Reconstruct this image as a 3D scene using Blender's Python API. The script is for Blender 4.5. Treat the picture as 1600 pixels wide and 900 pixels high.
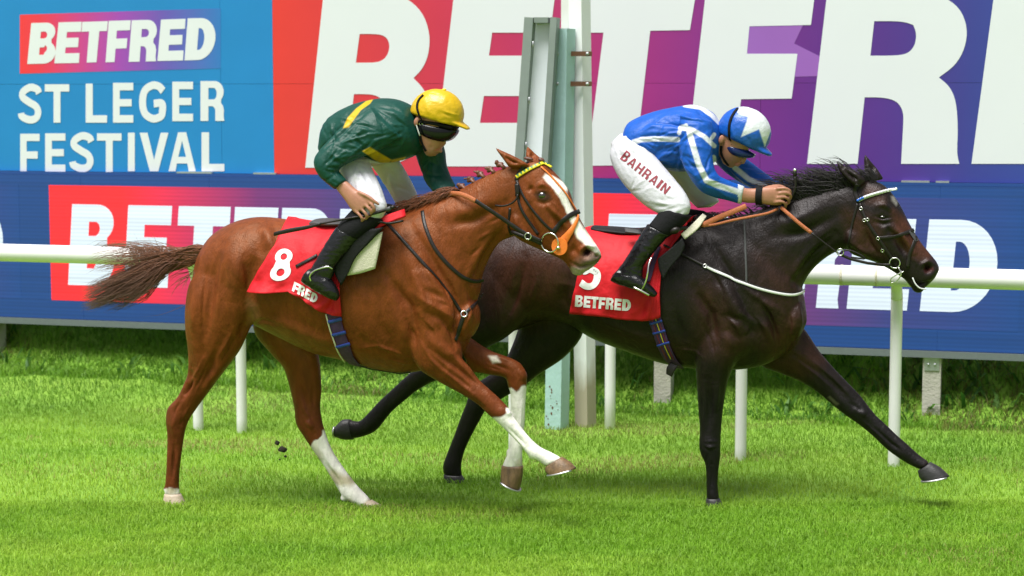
import bpy, bmesh, math, random
import numpy as np
from mathutils import Vector, noise
from mathutils.bvhtree import BVHTree
from mathutils.geometry import tessellate_polygon
random.seed(7); rng = np.random.default_rng(11)
scene = bpy.context.scene
COL = scene.collection
for o in list(bpy.data.objects): bpy.data.objects.remove(o)
# ------------------------------------------------------------------ camera
FPX = 3000.0; CAMH = 2.26; PITCH = math.atan(303/3000)
cam_d = bpy.data.cameras.new('camera'); cam = bpy.data.objects.new('camera', cam_d); COL.objects.link(cam)
cam_d.sensor_width = 36; cam_d.lens = 36*FPX/1600; cam_d.clip_end = 2000; cam_d.clip_start = .1
cam.location = (0, 0, CAMH); cam.rotation_euler = (math.pi/2-PITCH, 0, 0)
cam_d.dof.use_dof = True; cam_d.dof.focus_distance = 10.55; cam_d.dof.aperture_fstop = 2.4
scene.camera = cam
# ------------------------------------------------------------------ sky, sun, exposure
SUN_EL, SUN_AZ = 68, 222          # azimuth clockwise from +Y: behind the camera, to its left
w = bpy.data.worlds.new('World'); scene.world = w; w.use_nodes = True
nt = w.node_tree; nt.nodes.clear()
sky = nt.nodes.new('ShaderNodeTexSky'); sky.sky_type = 'NISHITA'; sky.sun_disc = False
sky.sun_elevation = math.radians(SUN_EL); sky.sun_rotation = math.radians(SUN_AZ)
sky.dust_density = 4.0; sky.air_density = 1.0; sky.ozone_density = 1.0
hs = nt.nodes.new('ShaderNodeHueSaturation'); hs.inputs['Saturation'].default_value = .30   # thin overcast: greyer sky light
bg = nt.nodes.new('ShaderNodeBackground'); bg.inputs['Strength'].default_value = .07
ow = nt.nodes.new('ShaderNodeOutputWorld')
nt.links.new(sky.outputs[0], hs.inputs['Color']); nt.links.new(hs.outputs[0], bg.inputs[0]); nt.links.new(bg.outputs[0], ow.inputs[0])
sd = bpy.data.lights.new('sun', 'SUN'); sd.energy = 3.3; sd.angle = math.radians(36); sd.color = (1, .985, .955)
so = bpy.data.objects.new('sun', sd); COL.objects.link(so); so.location = (-4, -4, 10)
_a, _e = math.radians(SUN_AZ), math.radians(SUN_EL)
sdir = Vector((math.sin(_a)*math.cos(_e), math.cos(_a)*math.cos(_e), math.sin(_e)))
so.rotation_euler = (-sdir).to_track_quat('-Z', 'Y').to_euler()
vs = scene.view_settings; vs.view_transform = 'Standard'; vs.look = 'None'; vs.gamma = 1; vs.use_curve_mapping = False
vs.exposure = 0.85
scene.render.engine = 'CYCLES'
scene.render.resolution_x = 1024; scene.render.resolution_y = 576
# ------------------------------------------------------------------ projection helpers
CP = np.array([0, 0, CAMH]); FW = np.array([0, math.cos(PITCH), -math.sin(PITCH)]); UP = np.array([0, math.sin(PITCH), math.cos(PITCH)])
def rayd(px, py): return np.array([(px-800)/FPX, 0, 0]) + UP*((450-py)/FPX) + FW
def on_plane(px, py, p0, n):
    d = rayd(px, py); return CP + d*(np.dot(p0-CP, n)/np.dot(d, n))
def on_ground(px, py, z=0.0):
    d = rayd(px, py); return CP + d*((z-CAMH)/d[2])
def project(co):
    r = co-CP; dep = r@FW
    return np.stack([800+FPX*r[:, 0]/dep, 450-FPX*(r@UP)/dep], 1)
class Frame:                       # the vertical mid-plane of a running horse
    def __init__(s, base, ang):
        a = math.radians(ang); s.u = np.array([math.cos(a), -math.sin(a), 0]); s.n = np.array([-math.sin(a), -math.cos(a), 0]); s.p0 = base
    def P(s, px, py, b=0.0): return on_plane(px, py, s.p0+s.n*b, s.n)
    def b(s, co): return (co-s.p0)@s.n
_n17 = np.array([-math.sin(math.radians(17)), -math.cos(math.radians(17)), 0])
FA = Frame(on_ground(270, 780)-.13*_n17, 17)      # chestnut
FB = Frame(on_ground(1115, 783)-.13*_n17, 17)     # dark bay
# ------------------------------------------------------------------ materials
MATS = {}
def newmat(name):
    m = bpy.data.materials.new(name); m.use_nodes = True; MATS[name] = m
    return m, m.node_tree, m.node_tree.nodes['Principled BSDF']
def mat(name, col, rough=.5, metal=0, var=.12, vscale=40, bump=0, bscale=200, spec=.5, stretch=None, coat=0, sheen=0):
    m, t, b = newmat(name)
    tc = t.nodes.new('ShaderNodeTexCoord'); src = tc.outputs['Object']
    if stretch:
        mp = t.nodes.new('ShaderNodeMapping'); mp.inputs['Scale'].default_value = stretch; t.links.new(src, mp.inputs[0]); src = mp.outputs[0]
    nz = t.nodes.new('ShaderNodeTexNoise'); nz.inputs['Scale'].default_value = vscale; nz.inputs['Detail'].default_value = 5; t.links.new(src, nz.inputs[0])
    mx = t.nodes.new('ShaderNodeMix'); mx.data_type = 'RGBA'
    c = np.array(col[:3]); mx.inputs['A'].default_value = (*np.clip(c*(1-var), 0, 1), 1); mx.inputs['B'].default_value = (*np.clip(c*(1+var), 0, 1), 1)
    t.links.new(nz.outputs[0], mx.inputs['Factor']); t.links.new(mx.outputs['Result'], b.inputs['Base Color'])
    b.inputs['Roughness'].default_value = rough; b.inputs['Metallic'].default_value = metal; b.inputs['Specular IOR Level'].default_value = spec
    b.inputs['Coat Weight'].default_value = coat; b.inputs['Sheen Weight'].default_value = sheen
    if bump:
        n2 = t.nodes.new('ShaderNodeTexNoise'); n2.inputs['Scale'].default_value = bscale; n2.inputs['Detail'].default_value = 4; t.links.new(src, n2.inputs[0])
        bp = t.nodes.new('ShaderNodeBump'); bp.inputs['Strength'].default_value = bump; bp.inputs['Distance'].default_value = .01
        t.links.new(n2.outputs[0], bp.inputs['Height']); t.links.new(bp.outputs[0], b.inputs['Normal'])
    return m
def attrmat(name, rough=.45, var=.10, vscale=60, bump=.1, bscale=120, spec=.5, sheen=0, stretch=(1, 1, 1), bdist=.006, coat=0, vv=None):
    m, t, b = newmat(name)
    at = t.nodes.new('ShaderNodeAttribute'); at.attribute_name = 'Col'
    tc = t.nodes.new('ShaderNodeTexCoord'); mp = t.nodes.new('ShaderNodeMapping'); mp.inputs['Scale'].default_value = stretch
    t.links.new(tc.outputs['Object'], mp.inputs[0])
    nz = t.nodes.new('ShaderNodeTexNoise'); nz.inputs['Scale'].default_value = vscale; nz.inputs['Detail'].default_value = 6; t.links.new(mp.outputs[0], nz.inputs[0])
    mr = t.nodes.new('ShaderNodeMapRange'); mr.inputs['From Min'].default_value = .3; mr.inputs['From Max'].default_value = .7
    mr.inputs['To Min'].default_value = 1-var; mr.inputs['To Max'].default_value = 1+var; t.links.new(nz.outputs[0], mr.inputs[0])
    mu = t.nodes.new('ShaderNodeVectorMath'); mu.operation = 'SCALE'; t.links.new(at.outputs['Color'], mu.inputs[0]); t.links.new(mr.outputs[0], mu.inputs['Scale'])
    t.links.new(mu.outputs[0], b.inputs['Base Color'])
    b.inputs['Roughness'].default_value = rough; b.inputs['Specular IOR Level'].default_value = spec; b.inputs['Sheen Weight'].default_value = sheen
    b.inputs['Coat Weight'].default_value = coat; b.inputs['Coat Roughness'].default_value = .25
    if bump:
        n2 = t.nodes.new('ShaderNodeTexNoise'); n2.inputs['Scale'].default_value = bscale; n2.inputs['Detail'].default_value = 4; t.links.new(mp.outputs[0], n2.inputs[0])
        bp = t.nodes.new('ShaderNodeBump'); bp.inputs['Strength'].default_value = bump; bp.inputs['Distance'].default_value = bdist
        t.links.new(n2.outputs[0], bp.inputs['Height']); t.links.new(bp.outputs[0], b.inputs['Normal'])
    return m
attrmat('chestnut_coat', rough=.45, var=.20, vscale=34, bump=.45, bscale=170, stretch=(.8, 1, .35), spec=.32)
attrmat('bay_coat', rough=.42, var=.24, vscale=34, bump=.45, bscale=170, stretch=(.8, 1, .35), spec=.26)
for _n, _c in (('chestnut_coat', (1, .72, .50, 1)), ('bay_coat', (.95, .92, .95, 1))): MATS[_n].node_tree.nodes['Principled BSDF'].inputs['Specular Tint'].default_value = _c
for _n in ('chestnut_coat', 'bay_coat'):
    _t = MATS[_n].node_tree; _b1 = [n for n in _t.nodes if n.type == 'BUMP'][0]; _nz = _t.nodes.new('ShaderNodeTexNoise'); _nz.inputs['Scale'].default_value = 7; _nz.inputs['Detail'].default_value = 3; _nz.inputs['Distortion'].default_value = .8
    _tc = _t.nodes.new('ShaderNodeTexCoord'); _mp = _t.nodes.new('ShaderNodeMapping'); _mp.inputs['Rotation'].default_value = (0, .6, 0); _mp.inputs['Scale'].default_value = (1.5, 1, .8); _t.links.new(_tc.outputs['Object'], _mp.inputs[0]); _t.links.new(_mp.outputs[0], _nz.inputs[0])
    _b2 = _t.nodes.new('ShaderNodeBump'); _b2.inputs['Strength'].default_value = .35; _b2.inputs['Distance'].default_value = .03; _t.links.new(_nz.outputs[0], _b2.inputs['Height']); _t.links.new(_b2.outputs[0], _b1.inputs['Normal'])
attrmat('hair', rough=.48, var=.2, vscale=30, bump=0)
attrmat('silk', rough=.46, var=.08, vscale=35, bump=.4, bscale=75, bdist=.005, spec=.28)
attrmat('breeches', rough=.55, var=.03, vscale=25, bump=.4, bscale=40, bdist=.008, spec=.3)
attrmat('skin', rough=.45, var=.06, vscale=90, bump=.12, bscale=250, spec=.4)
attrmat('cap_silk', rough=.32, var=.04, vscale=25, bump=.35, bscale=30, bdist=.012, spec=.5)
m = attrmat('grass_blade', rough=.5, var=.1, vscale=3, bump=0, spec=.25)
t = m.node_tree; _b = t.nodes['Principled BSDF']; _tr = t.nodes.new('ShaderNodeBsdfTranslucent'); _mx = t.nodes.new('ShaderNodeMixShader'); _mx.inputs[0].default_value = .45
t.links.new(_b.inputs['Base Color'].links[0].from_socket, _tr.inputs[0]); t.links.new(_b.outputs[0], _mx.inputs[1]); t.links.new(_tr.outputs[0], _mx.inputs[2]); t.links.new(_mx.outputs[0], t.nodes['Material Output'].inputs[0])
mat('boot_leather', (.006, .006, .007), rough=.20, bump=.5, bscale=35, spec=.45)
mat('black_cloth', (.006, .006, .007), rough=.8, spec=.2, bump=.3, bscale=60)
mat('black_leather', (.012, .009, .008), rough=.42, spec=.35, bump=.15, bscale=150)
mat('grey_leather', (.05, .05, .052), rough=.6, bump=.15, bscale=150)
mat('orange_rubber', (.72, .17, .02), rough=.45, bump=.2, bscale=220)
mat('brown_rubber', (.42, .12, .04), rough=.6, bump=.5, bscale=260)
mat('steel', (.72, .71, .68), rough=.22, metal=1)
mat('shoe_alloy', (.6, .6, .6), rough=.4, metal=1)
mat('hoof_dark', (.022, .021, .021), rough=.5, bump=.25, bscale=60, var=.3)
mat('hoof_horn', (.16, .095, .045), rough=.5, bump=.35, bscale=60, var=.85, vscale=22, stretch=(2.5, 2.5, .8))
mat('hoof_pale', (.42, .34, .25), rough=.6, bump=.3, bscale=60, var=.3)
mat('red_cloth', (.56, .010, .018), rough=.6, bump=.35, bscale=35, var=.05, spec=.25)
mat('white_print', (.72, .72, .72), rough=.6, var=.02)
mat('maroon_print', (.20, .012, .025), rough=.7, var=.1)
mat('cream_cloth', (.60, .56, .45), rough=.85, bump=.4, bscale=120, var=.12)
mat('black_pad', (.009, .009, .010), rough=.6, spec=.25, bump=.3, bscale=90)
mat('girth_web', (.055, .018, .085), rough=.7, var=.6, vscale=60, stretch=(1, 1, .2))
mat('girth_blue', (.02, .05, .35), rough=.6)
mat('goggle_lens', (.005, .005, .006), rough=.16, spec=.28)
mat('goggle_blue', (.008, .02, .10), rough=.14, spec=.35)
mat('eye_dark', (.012, .007, .005), rough=.06, spec=.8, coat=1)
mat('white_band', (.66, .66, .67), rough=.5)
mat('yellow_bead', (.75, .62, .02), rough=.4)
mat('green_bead', (.03, .16, .05), rough=.4)
mat('blue_bead', (.02, .12, .5), rough=.4)
mat('white_plastic', (.77, .76, .77), rough=.32, var=.03, vscale=6, spec=.5)
mat('turf_clod_earth', (.02, .016, .008), rough=.9, bump=.6, bscale=80)
# ------------------------------------------------------------------ mesh helpers
def wloc(o):
    v = np.zeros(3)
    while o is not None: v = v+np.array(o.location); o = o.parent
    return v
def tag(o, label=None, cat=None, group=None, kind=None):
    if label: o['label'] = label
    if cat: o['category'] = cat
    if group: o['group'] = group
    if kind: o['kind'] = kind
    return o
def empty(name, loc, label, cat, group=None):
    o = bpy.data.objects.new(name, None); o.empty_display_size = .1; COL.objects.link(o); o.location = tuple(loc)
    return tag(o, label, cat, group)
def link(name, me, m=None, parent=None, smooth=True):
    o = bpy.data.objects.new(name, me); COL.objects.link(o); o.parent = parent
    if m is not None:
        me.materials.clear(); me.materials.append(MATS[m] if isinstance(m, str) else m)
    if smooth: me.polygons.foreach_set('use_smooth', [True]*len(me.polygons))
    return o
def mk(name, V, F, m, parent=None, smooth=True, cols=None, recalc=True):
    V = np.asarray(V, float)
    if parent is not None: V = V-wloc(parent)
    me = bpy.data.meshes.new(name); me.from_pydata(V.tolist(), [], F); me.update()
    if recalc:
        bm = bmesh.new(); bm.from_mesh(me); bmesh.ops.recalc_face_normals(bm, faces=bm.faces); bm.to_mesh(me); bm.free()
    if cols is not None: setcol(me, cols)
    return link(name, me, m, parent, smooth)
def setcol(me, cols):
    a = me.color_attributes.new('Col', 'FLOAT_COLOR', 'POINT')
    c = np.ones((len(me.vertices), 4), np.float32); c[:, :3] = cols; a.data.foreach_set('color', c.ravel())
def crom(A, sub):                  # catmull-rom through rows of A
    A = np.asarray(A, float)
    if len(A) < 3 or sub < 2: 
        return A if sub < 2 else np.concatenate([A[:1]+(A[1:]-A[:1])*t for t in np.linspace(0, 1, sub+1)[:, None]])
    E = np.vstack([2*A[0]-A[1], A, 2*A[-1]-A[-2]]); out = []
    for i in range(1, len(E)-2):
        p0, p1, p2, p3 = E[i-1:i+3]
        for k in range(sub):
            t = k/sub; out.append(.5*((2*p1)+(-p0+p2)*t+(2*p0-5*p1+4*p2-p3)*t*t+(-p0+3*p1-3*p2+p3)*t**3))
    out.append(A[-1]); return np.array(out)
class Soup:
    def __init__(s): s.V = []; s.F = []
    def add(s, V, F):
        k = len(s.V); s.V += [tuple(v) for v in V]; s.F += [tuple(i+k for i in f) for f in F]
def rings_mesh(R, cap0=.35, cap1=.35):
    R = np.asarray(R); n, N = R.shape[:2]; V = R.reshape(-1, 3).tolist(); F = []
    for i in range(n-1):
        for j in range(N):
            F.append((i*N+j, i*N+(j+1) % N, (i+1)*N+(j+1) % N, (i+1)*N+j))
    for end, c in ((0, cap0), (n-1, cap1)):
        ctr = R[end].mean(0); oth = R[1 if end == 0 else n-2].mean(0); d = ctr-oth; L = np.linalg.norm(d)+1e-9
        rad = min(np.linalg.norm(R[end][0]-ctr), np.linalg.norm(R[end][N//4]-ctr))
        V.append((ctr+d/L*rad*c).tolist()); p = len(V)-1
        for j in range(N):
            a, b = end*N+j, end*N+(j+1) % N
            F.append((p, b, a) if end == 0 else (p, a, b))
    V = np.array(V)
    # outward orientation check by signed volume
    vol = 0
    for f in F:
        a = V[f[0]]
        for k in range(1, len(f)-1): vol += np.dot(a, np.cross(V[f[k]], V[f[k+1]]))
    if vol < 0: F = [tuple(reversed(f)) for f in F]
    return V, F
def loft(h, secs, N=20, sub=4, e=2.0, n=None, cap0=.35, cap1=.35):
    A = crom([(s[0][0], s[0][1], s[1][0], s[1][1], s[2], s[3] if len(s) > 3 else 0) for s in secs], sub)
    n = h.n if n is None else n; th = np.linspace(0, 2*np.pi, N, endpoint=False)
    c = np.sign(np.cos(th))*np.abs(np.cos(th))**(2/e); sn = np.sign(np.sin(th))*np.abs(np.sin(th))**(2/e); R = []
    for a in A:
        p1, p2 = h.P(a[0], a[1], a[5]), h.P(a[2], a[3], a[5])
        R.append((p1+p2)/2+np.outer(c, (p1-p2)/2)+np.outer(sn, n*a[4]))
    return rings_mesh(R, cap0, cap1)
def ellipsoid(h, px, py, r1, r2, rb, b=0, rot=0, N=14, M=8, n=None):
    n = h.n if n is None else n
    c = h.P(px, py, b); cr, sr = math.cos(math.radians(rot)), math.sin(math.radians(rot))
    a1 = h.P(px+r1*cr, py+r1*sr, b)-c; a2 = h.P(px-r2*sr, py+r2*cr, b)-c; R = []
    for i in range(1, M):
        f = math.pi*i/M; th = np.linspace(0, 2*np.pi, N, endpoint=False)
        R.append(c+a1*math.cos(f)+math.sin(f)*(np.outer(np.cos(th), a2)+np.outer(np.sin(th), n*rb)))
    return rings_mesh(R, .3, .3)
def tube(P, r, N=8, sub=3, flat=None, nrm=None):
    """round tube (or flat band if flat=(w,t) with normals) along 3d points"""
    P = np.asarray(P, float); r = np.broadcast_to(np.asarray(r, float), (len(P),))
    A = crom(np.column_stack([P, r]), sub); P, r = A[:, :3], A[:, 3]
    T = np.gradient(P, axis=0); T /= np.linalg.norm(T, axis=1)[:, None]+1e-12
    up = np.array([0.3, -.8, .52]); R = []; th = np.linspace(0, 2*np.pi, N, endpoint=False)
    x = np.cross(T[0], up); x /= np.linalg.norm(x)
    for p, t, q in zip(P, T, r):
        x = x-t*np.dot(x, t); x /= np.linalg.norm(x)+1e-12; y = np.cross(t, x)
        R.append(p+q*(np.outer(np.cos(th), x)+np.outer(np.sin(th), y)))
    return rings_mesh(R, .5, .5)
def fuse(soup, voxel, smooth=5, fac=.5):
    me = bpy.data.meshes.new('tmp'); me.from_pydata(soup.V, [], soup.F); me.update()
    o = bpy.data.objects.new('tmp', me); COL.objects.link(o)
    m = o.modifiers.new('r', 'REMESH'); m.mode = 'VOXEL'; m.voxel_size = voxel
    s = o.modifiers.new('s', 'SMOOTH'); s.factor = fac; s.iterations = smooth
    dg = bpy.context.evaluated_depsgraph_get(); out = bpy.data.meshes.new_from_object(o.evaluated_get(dg))
    bpy.data.objects.remove(o); bpy.data.meshes.remove(me)
    return out
def getco(me):
    c = np.empty(len(me.vertices)*3); me.vertices.foreach_get('co', c); return c.reshape(-1, 3)
def setco(me, c): me.vertices.foreach_set('co', c.ravel()); me.update()
def getno(me):
    c = np.empty(len(me.vertices)*3); me.vertex_normals.foreach_get('vector', c); return c.reshape(-1, 3)
def dpoly(Q, pl):                  # distance of px points to a polyline, and the parameter along it
    pl = np.asarray(pl, float); best = np.full(len(Q), 1e9); par = np.zeros(len(Q))
    if len(pl) == 1: return np.linalg.norm(Q-pl[0], axis=1), par
    for i in range(len(pl)-1):
        a, d = pl[i], pl[i+1]-pl[i]; t = np.clip(((Q-a)@d)/(d@d+1e-9), 0, 1); dd = np.linalg.norm(Q-a-t[:, None]*d, axis=1)
        k = dd < best; best[k] = dd[k]; par[k] = (i+t[k])/(len(pl)-1)
    return best, par
def inpoly(Q, pl):
    x, y = Q[:, 0], Q[:, 1]; ins = np.zeros(len(Q), bool); n = len(pl)
    for i in range(n):
        (x1, y1), (x2, y2) = pl[i], pl[(i+1) % n]
        c = ((y1 > y) != (y2 > y)) & (x < (x2-x1)*(y-y1)/(y2-y1+1e-12)+x1); ins ^= c
    return ins
def softpoly(Q, pl, soft):         # 1 inside, fading over +-soft px at the edge
    d, _ = dpoly(Q, list(pl)+[pl[0]]); s = np.where(inpoly(Q, pl), d, -d)
    return np.clip(.5+s/(2*soft), 0, 1)
GAIN = 1.0
def sculpt(me, h, strokes, bmin=-9, face=True, gain=1.0):
    co = getco(me); no = getno(me); Q = project(co); b = h.b(co); disp = np.zeros(len(co))
    f = np.clip((no@h.n)*2.2, 0, 1) if face else np.ones(len(co))
    for s in strokes:
        pl, r, amp = s[:3]; bm_ = s[3] if len(s) > 3 else bmin; bx = s[4] if len(s) > 4 else 9
        lo, hi = np.min(pl, 0)-3*r, np.max(pl, 0)+3*r
        k = np.where((Q[:, 0] > lo[0]) & (Q[:, 0] < hi[0]) & (Q[:, 1] > lo[1]) & (Q[:, 1] < hi[1]) & (b > bm_) & (b < bx))[0]
        if not len(k): continue
        d, t = dpoly(Q[k], pl); taper = np.sin(np.pi*np.clip(t, .08, .92)) if len(pl) > 1 else 1
        disp[k] += gain*amp*np.exp(-(d/r)**2)*taper
    setco(me, co+no*(disp*f)[:, None])
def nz3(co, sc, seed=0.0):
    P = co*sc+np.array([seed*3.7+31.4, seed+17.7, 5.3]); I = np.floor(P).astype(np.int64); f = P-I; f = f*f*f*(f*(f*6-15)+10); g = P-I; out = 0
    for dx in (0, 1):
        for dy in (0, 1):
            for dz in (0, 1):
                hsh = np.sin((I[:, 0]+dx)*127.1+(I[:, 1]+dy)*311.7+(I[:, 2]+dz)*74.7)*43758.5453; th = 2*np.pi*(hsh-np.floor(hsh)); h2 = np.sin(th*57.3+1.7)*1733.3; cz = 2*(h2-np.floor(h2))-1; s = np.sqrt(1-cz*cz)
                w_ = (f[:, 0] if dx else 1-f[:, 0])*(f[:, 1] if dy else 1-f[:, 1])*(f[:, 2] if dz else 1-f[:, 2])
                out = out+w_*((g[:, 0]-dx)*s*np.cos(th)+(g[:, 1]-dy)*s*np.sin(th)+(g[:, 2]-dz)*cz)
    return out*1.4
def bvh_of(*obs):
    out = []
    for o in obs:
        me = o.data; co = getco(me)+wloc(o)
        out.append(BVHTree.FromPolygons([tuple(c) for c in co], [tuple(p.vertices) for p in me.polygons]))
    return out
def cast(bv, px, py):
    d = Vector(rayd(px, py)).normalized(); best = None
    for t in bv:
        hp = t.ray_cast(Vector(CP), d, 40)
        if hp[0] is not None and (best is None or hp[3] < best[2]): 
            n = hp[1]; n = -n if n.dot(d) > 0 else n
            best = (np.array(hp[0]), np.array(n), hp[3])
    return best
def resample(pl, step):
    pl = np.asarray(pl, float); L = np.r_[0, np.cumsum(np.linalg.norm(np.diff(pl, axis=0), axis=1))]
    n = max(2, int(L[-1]/step)+1); s = np.linspace(0, L[-1], n)
    return np.stack([np.interp(s, L, pl[:, k]) for k in range(pl.shape[1])], 1)
def band(P, Nn, width, thick):     # rectangular strap through points P with normals Nn
    P = np.asarray(P); Nn = np.asarray(Nn); T = np.gradient(P, axis=0); T /= np.linalg.norm(T, axis=1)[:, None]+1e-12
    S = np.cross(T, Nn); S /= np.linalg.norm(S, axis=1)[:, None]+1e-12; U = np.cross(S, T)
    w = np.broadcast_to(np.asarray(width, float), (len(P),))[:, None]/2; t = thick/2
    R = np.stack([P+S*w*.85+U*t, P+S*w+U*0, P+S*w*.85-U*t, P-S*w*.85-U*t, P-S*w, P-S*w*.85+U*t], 1)
    return rings_mesh(R, 0, 0)
def strap_pts(h, bv, pl, step=3, lift=.003, b=None, smooth=2):
    S = resample(crom(np.asarray(pl, float), 6), step); P = []; Nn = []; last = None
    hits = [cast(bv, *p[:2]) for p in S]; ok = [i for i, q in enumerate(hits) if q]
    for i, p in enumerate(S):
        q = hits[i]
        if q: P.append(q[0]+q[1]*lift); Nn.append(q[1])
        elif ok:
            j = min(ok, key=lambda k: abs(k-i)); bb = h.b(hits[j][0]+hits[j][1]*lift); P.append(h.P(p[0], p[1], bb)); Nn.append(hits[j][1])
        else: P.append(h.P(p[0], p[1], b or 0)); Nn.append(h.n)
    P, Nn = np.array(P), np.array(Nn)
    for _ in range(smooth):
        if len(P) > 2:
            P[1:-1] = (P[:-2]+2*P[1:-1]+P[2:])/4; Nn[1:-1] = (Nn[:-2]+2*Nn[1:-1]+Nn[2:])/4
    Nn /= np.linalg.norm(Nn, axis=1)[:, None]
    return P, Nn
def strap(name, h, bv, pl, width, m, parent, thick=.004, lift=.004, step=3, smooth=3):
    P, Nn = strap_pts(h, bv, pl, step, lift, smooth=smooth); V, F = band(P, Nn, width, thick)
    return mk(name, V, F, m, parent)
def rope(name, h, pl, r, m, parent, sub=4):   # pl = (px,py,b) points in the air
    V, F = tube([h.P(*p) for p in pl], r, sub=sub); return mk(name, V, F, m, parent)
def ring(name, c, ax1, ax2, r, r2, m, parent, N=22):
    P = [c+r*(math.cos(t)*ax1+math.sin(t)*ax2) for t in np.linspace(0, 2*math.pi, N, endpoint=False)]
    nn = np.cross(ax1, ax2); V = []; F = []; K = 6
    for i, p in enumerate(P):
        o = (p-c)/r
        for k in range(K):
            a = 2*math.pi*k/K; V.append(p+r2*(math.cos(a)*o+math.sin(a)*nn))
    for i in range(N):
        for k in range(K): F.append((i*K+k, i*K+(k+1) % K, ((i+1) % N)*K+(k+1) % K, ((i+1) % N)*K+k))
    return mk(name, V, F, m, parent)
def box(c, ax, hx, ay, hy, az, hz):
    c = np.asarray(c); V = [c+sx*hx*ax+sy*hy*ay+sz*hz*az for sx in (-1, 1) for sy in (-1, 1) for sz in (-1, 1)]
    return V, [(0, 1, 3, 2), (4, 6, 7, 5), (0, 4, 5, 1), (2, 3, 7, 6), (0, 2, 6, 4), (1, 5, 7, 3)]
def strands(name, P_list, m, parent, cols, w0=.0035):
    """hair: every strand a tapered three-sided sliver; cols per strand (root, tip)"""
    V = []; F = []; C = []
    for P, (c0, c1) in zip(P_list, cols):
        P = np.asarray(P); n = len(P); T = np.gradient(P, axis=0); T /= np.linalg.norm(T, axis=1)[:, None]+1e-12
        x = np.cross(T, [.2, -.9, .4]); x /= np.linalg.norm(x, axis=1)[:, None]+1e-12; y = np.cross(T, x)
        k0 = len(V)
        for i in range(n):
            f = i/(n-1); r = w0*(1-f**2*.92)
            for a in (0, 2.1, 4.2): V.append(P[i]+r*(math.cos(a)*x[i]+math.sin(a)*y[i])); C.append(c0*(1-f)+c1*f)
        for i in range(n-1):
            for k in range(3): F.append((k0+i*3+k, k0+i*3+(k+1) % 3, k0+i*3+3+(k+1) % 3, k0+i*3+3+k))
    o = mk(name, V, F, m, parent, cols=np.array(C), recalc=False)
    return o
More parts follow.
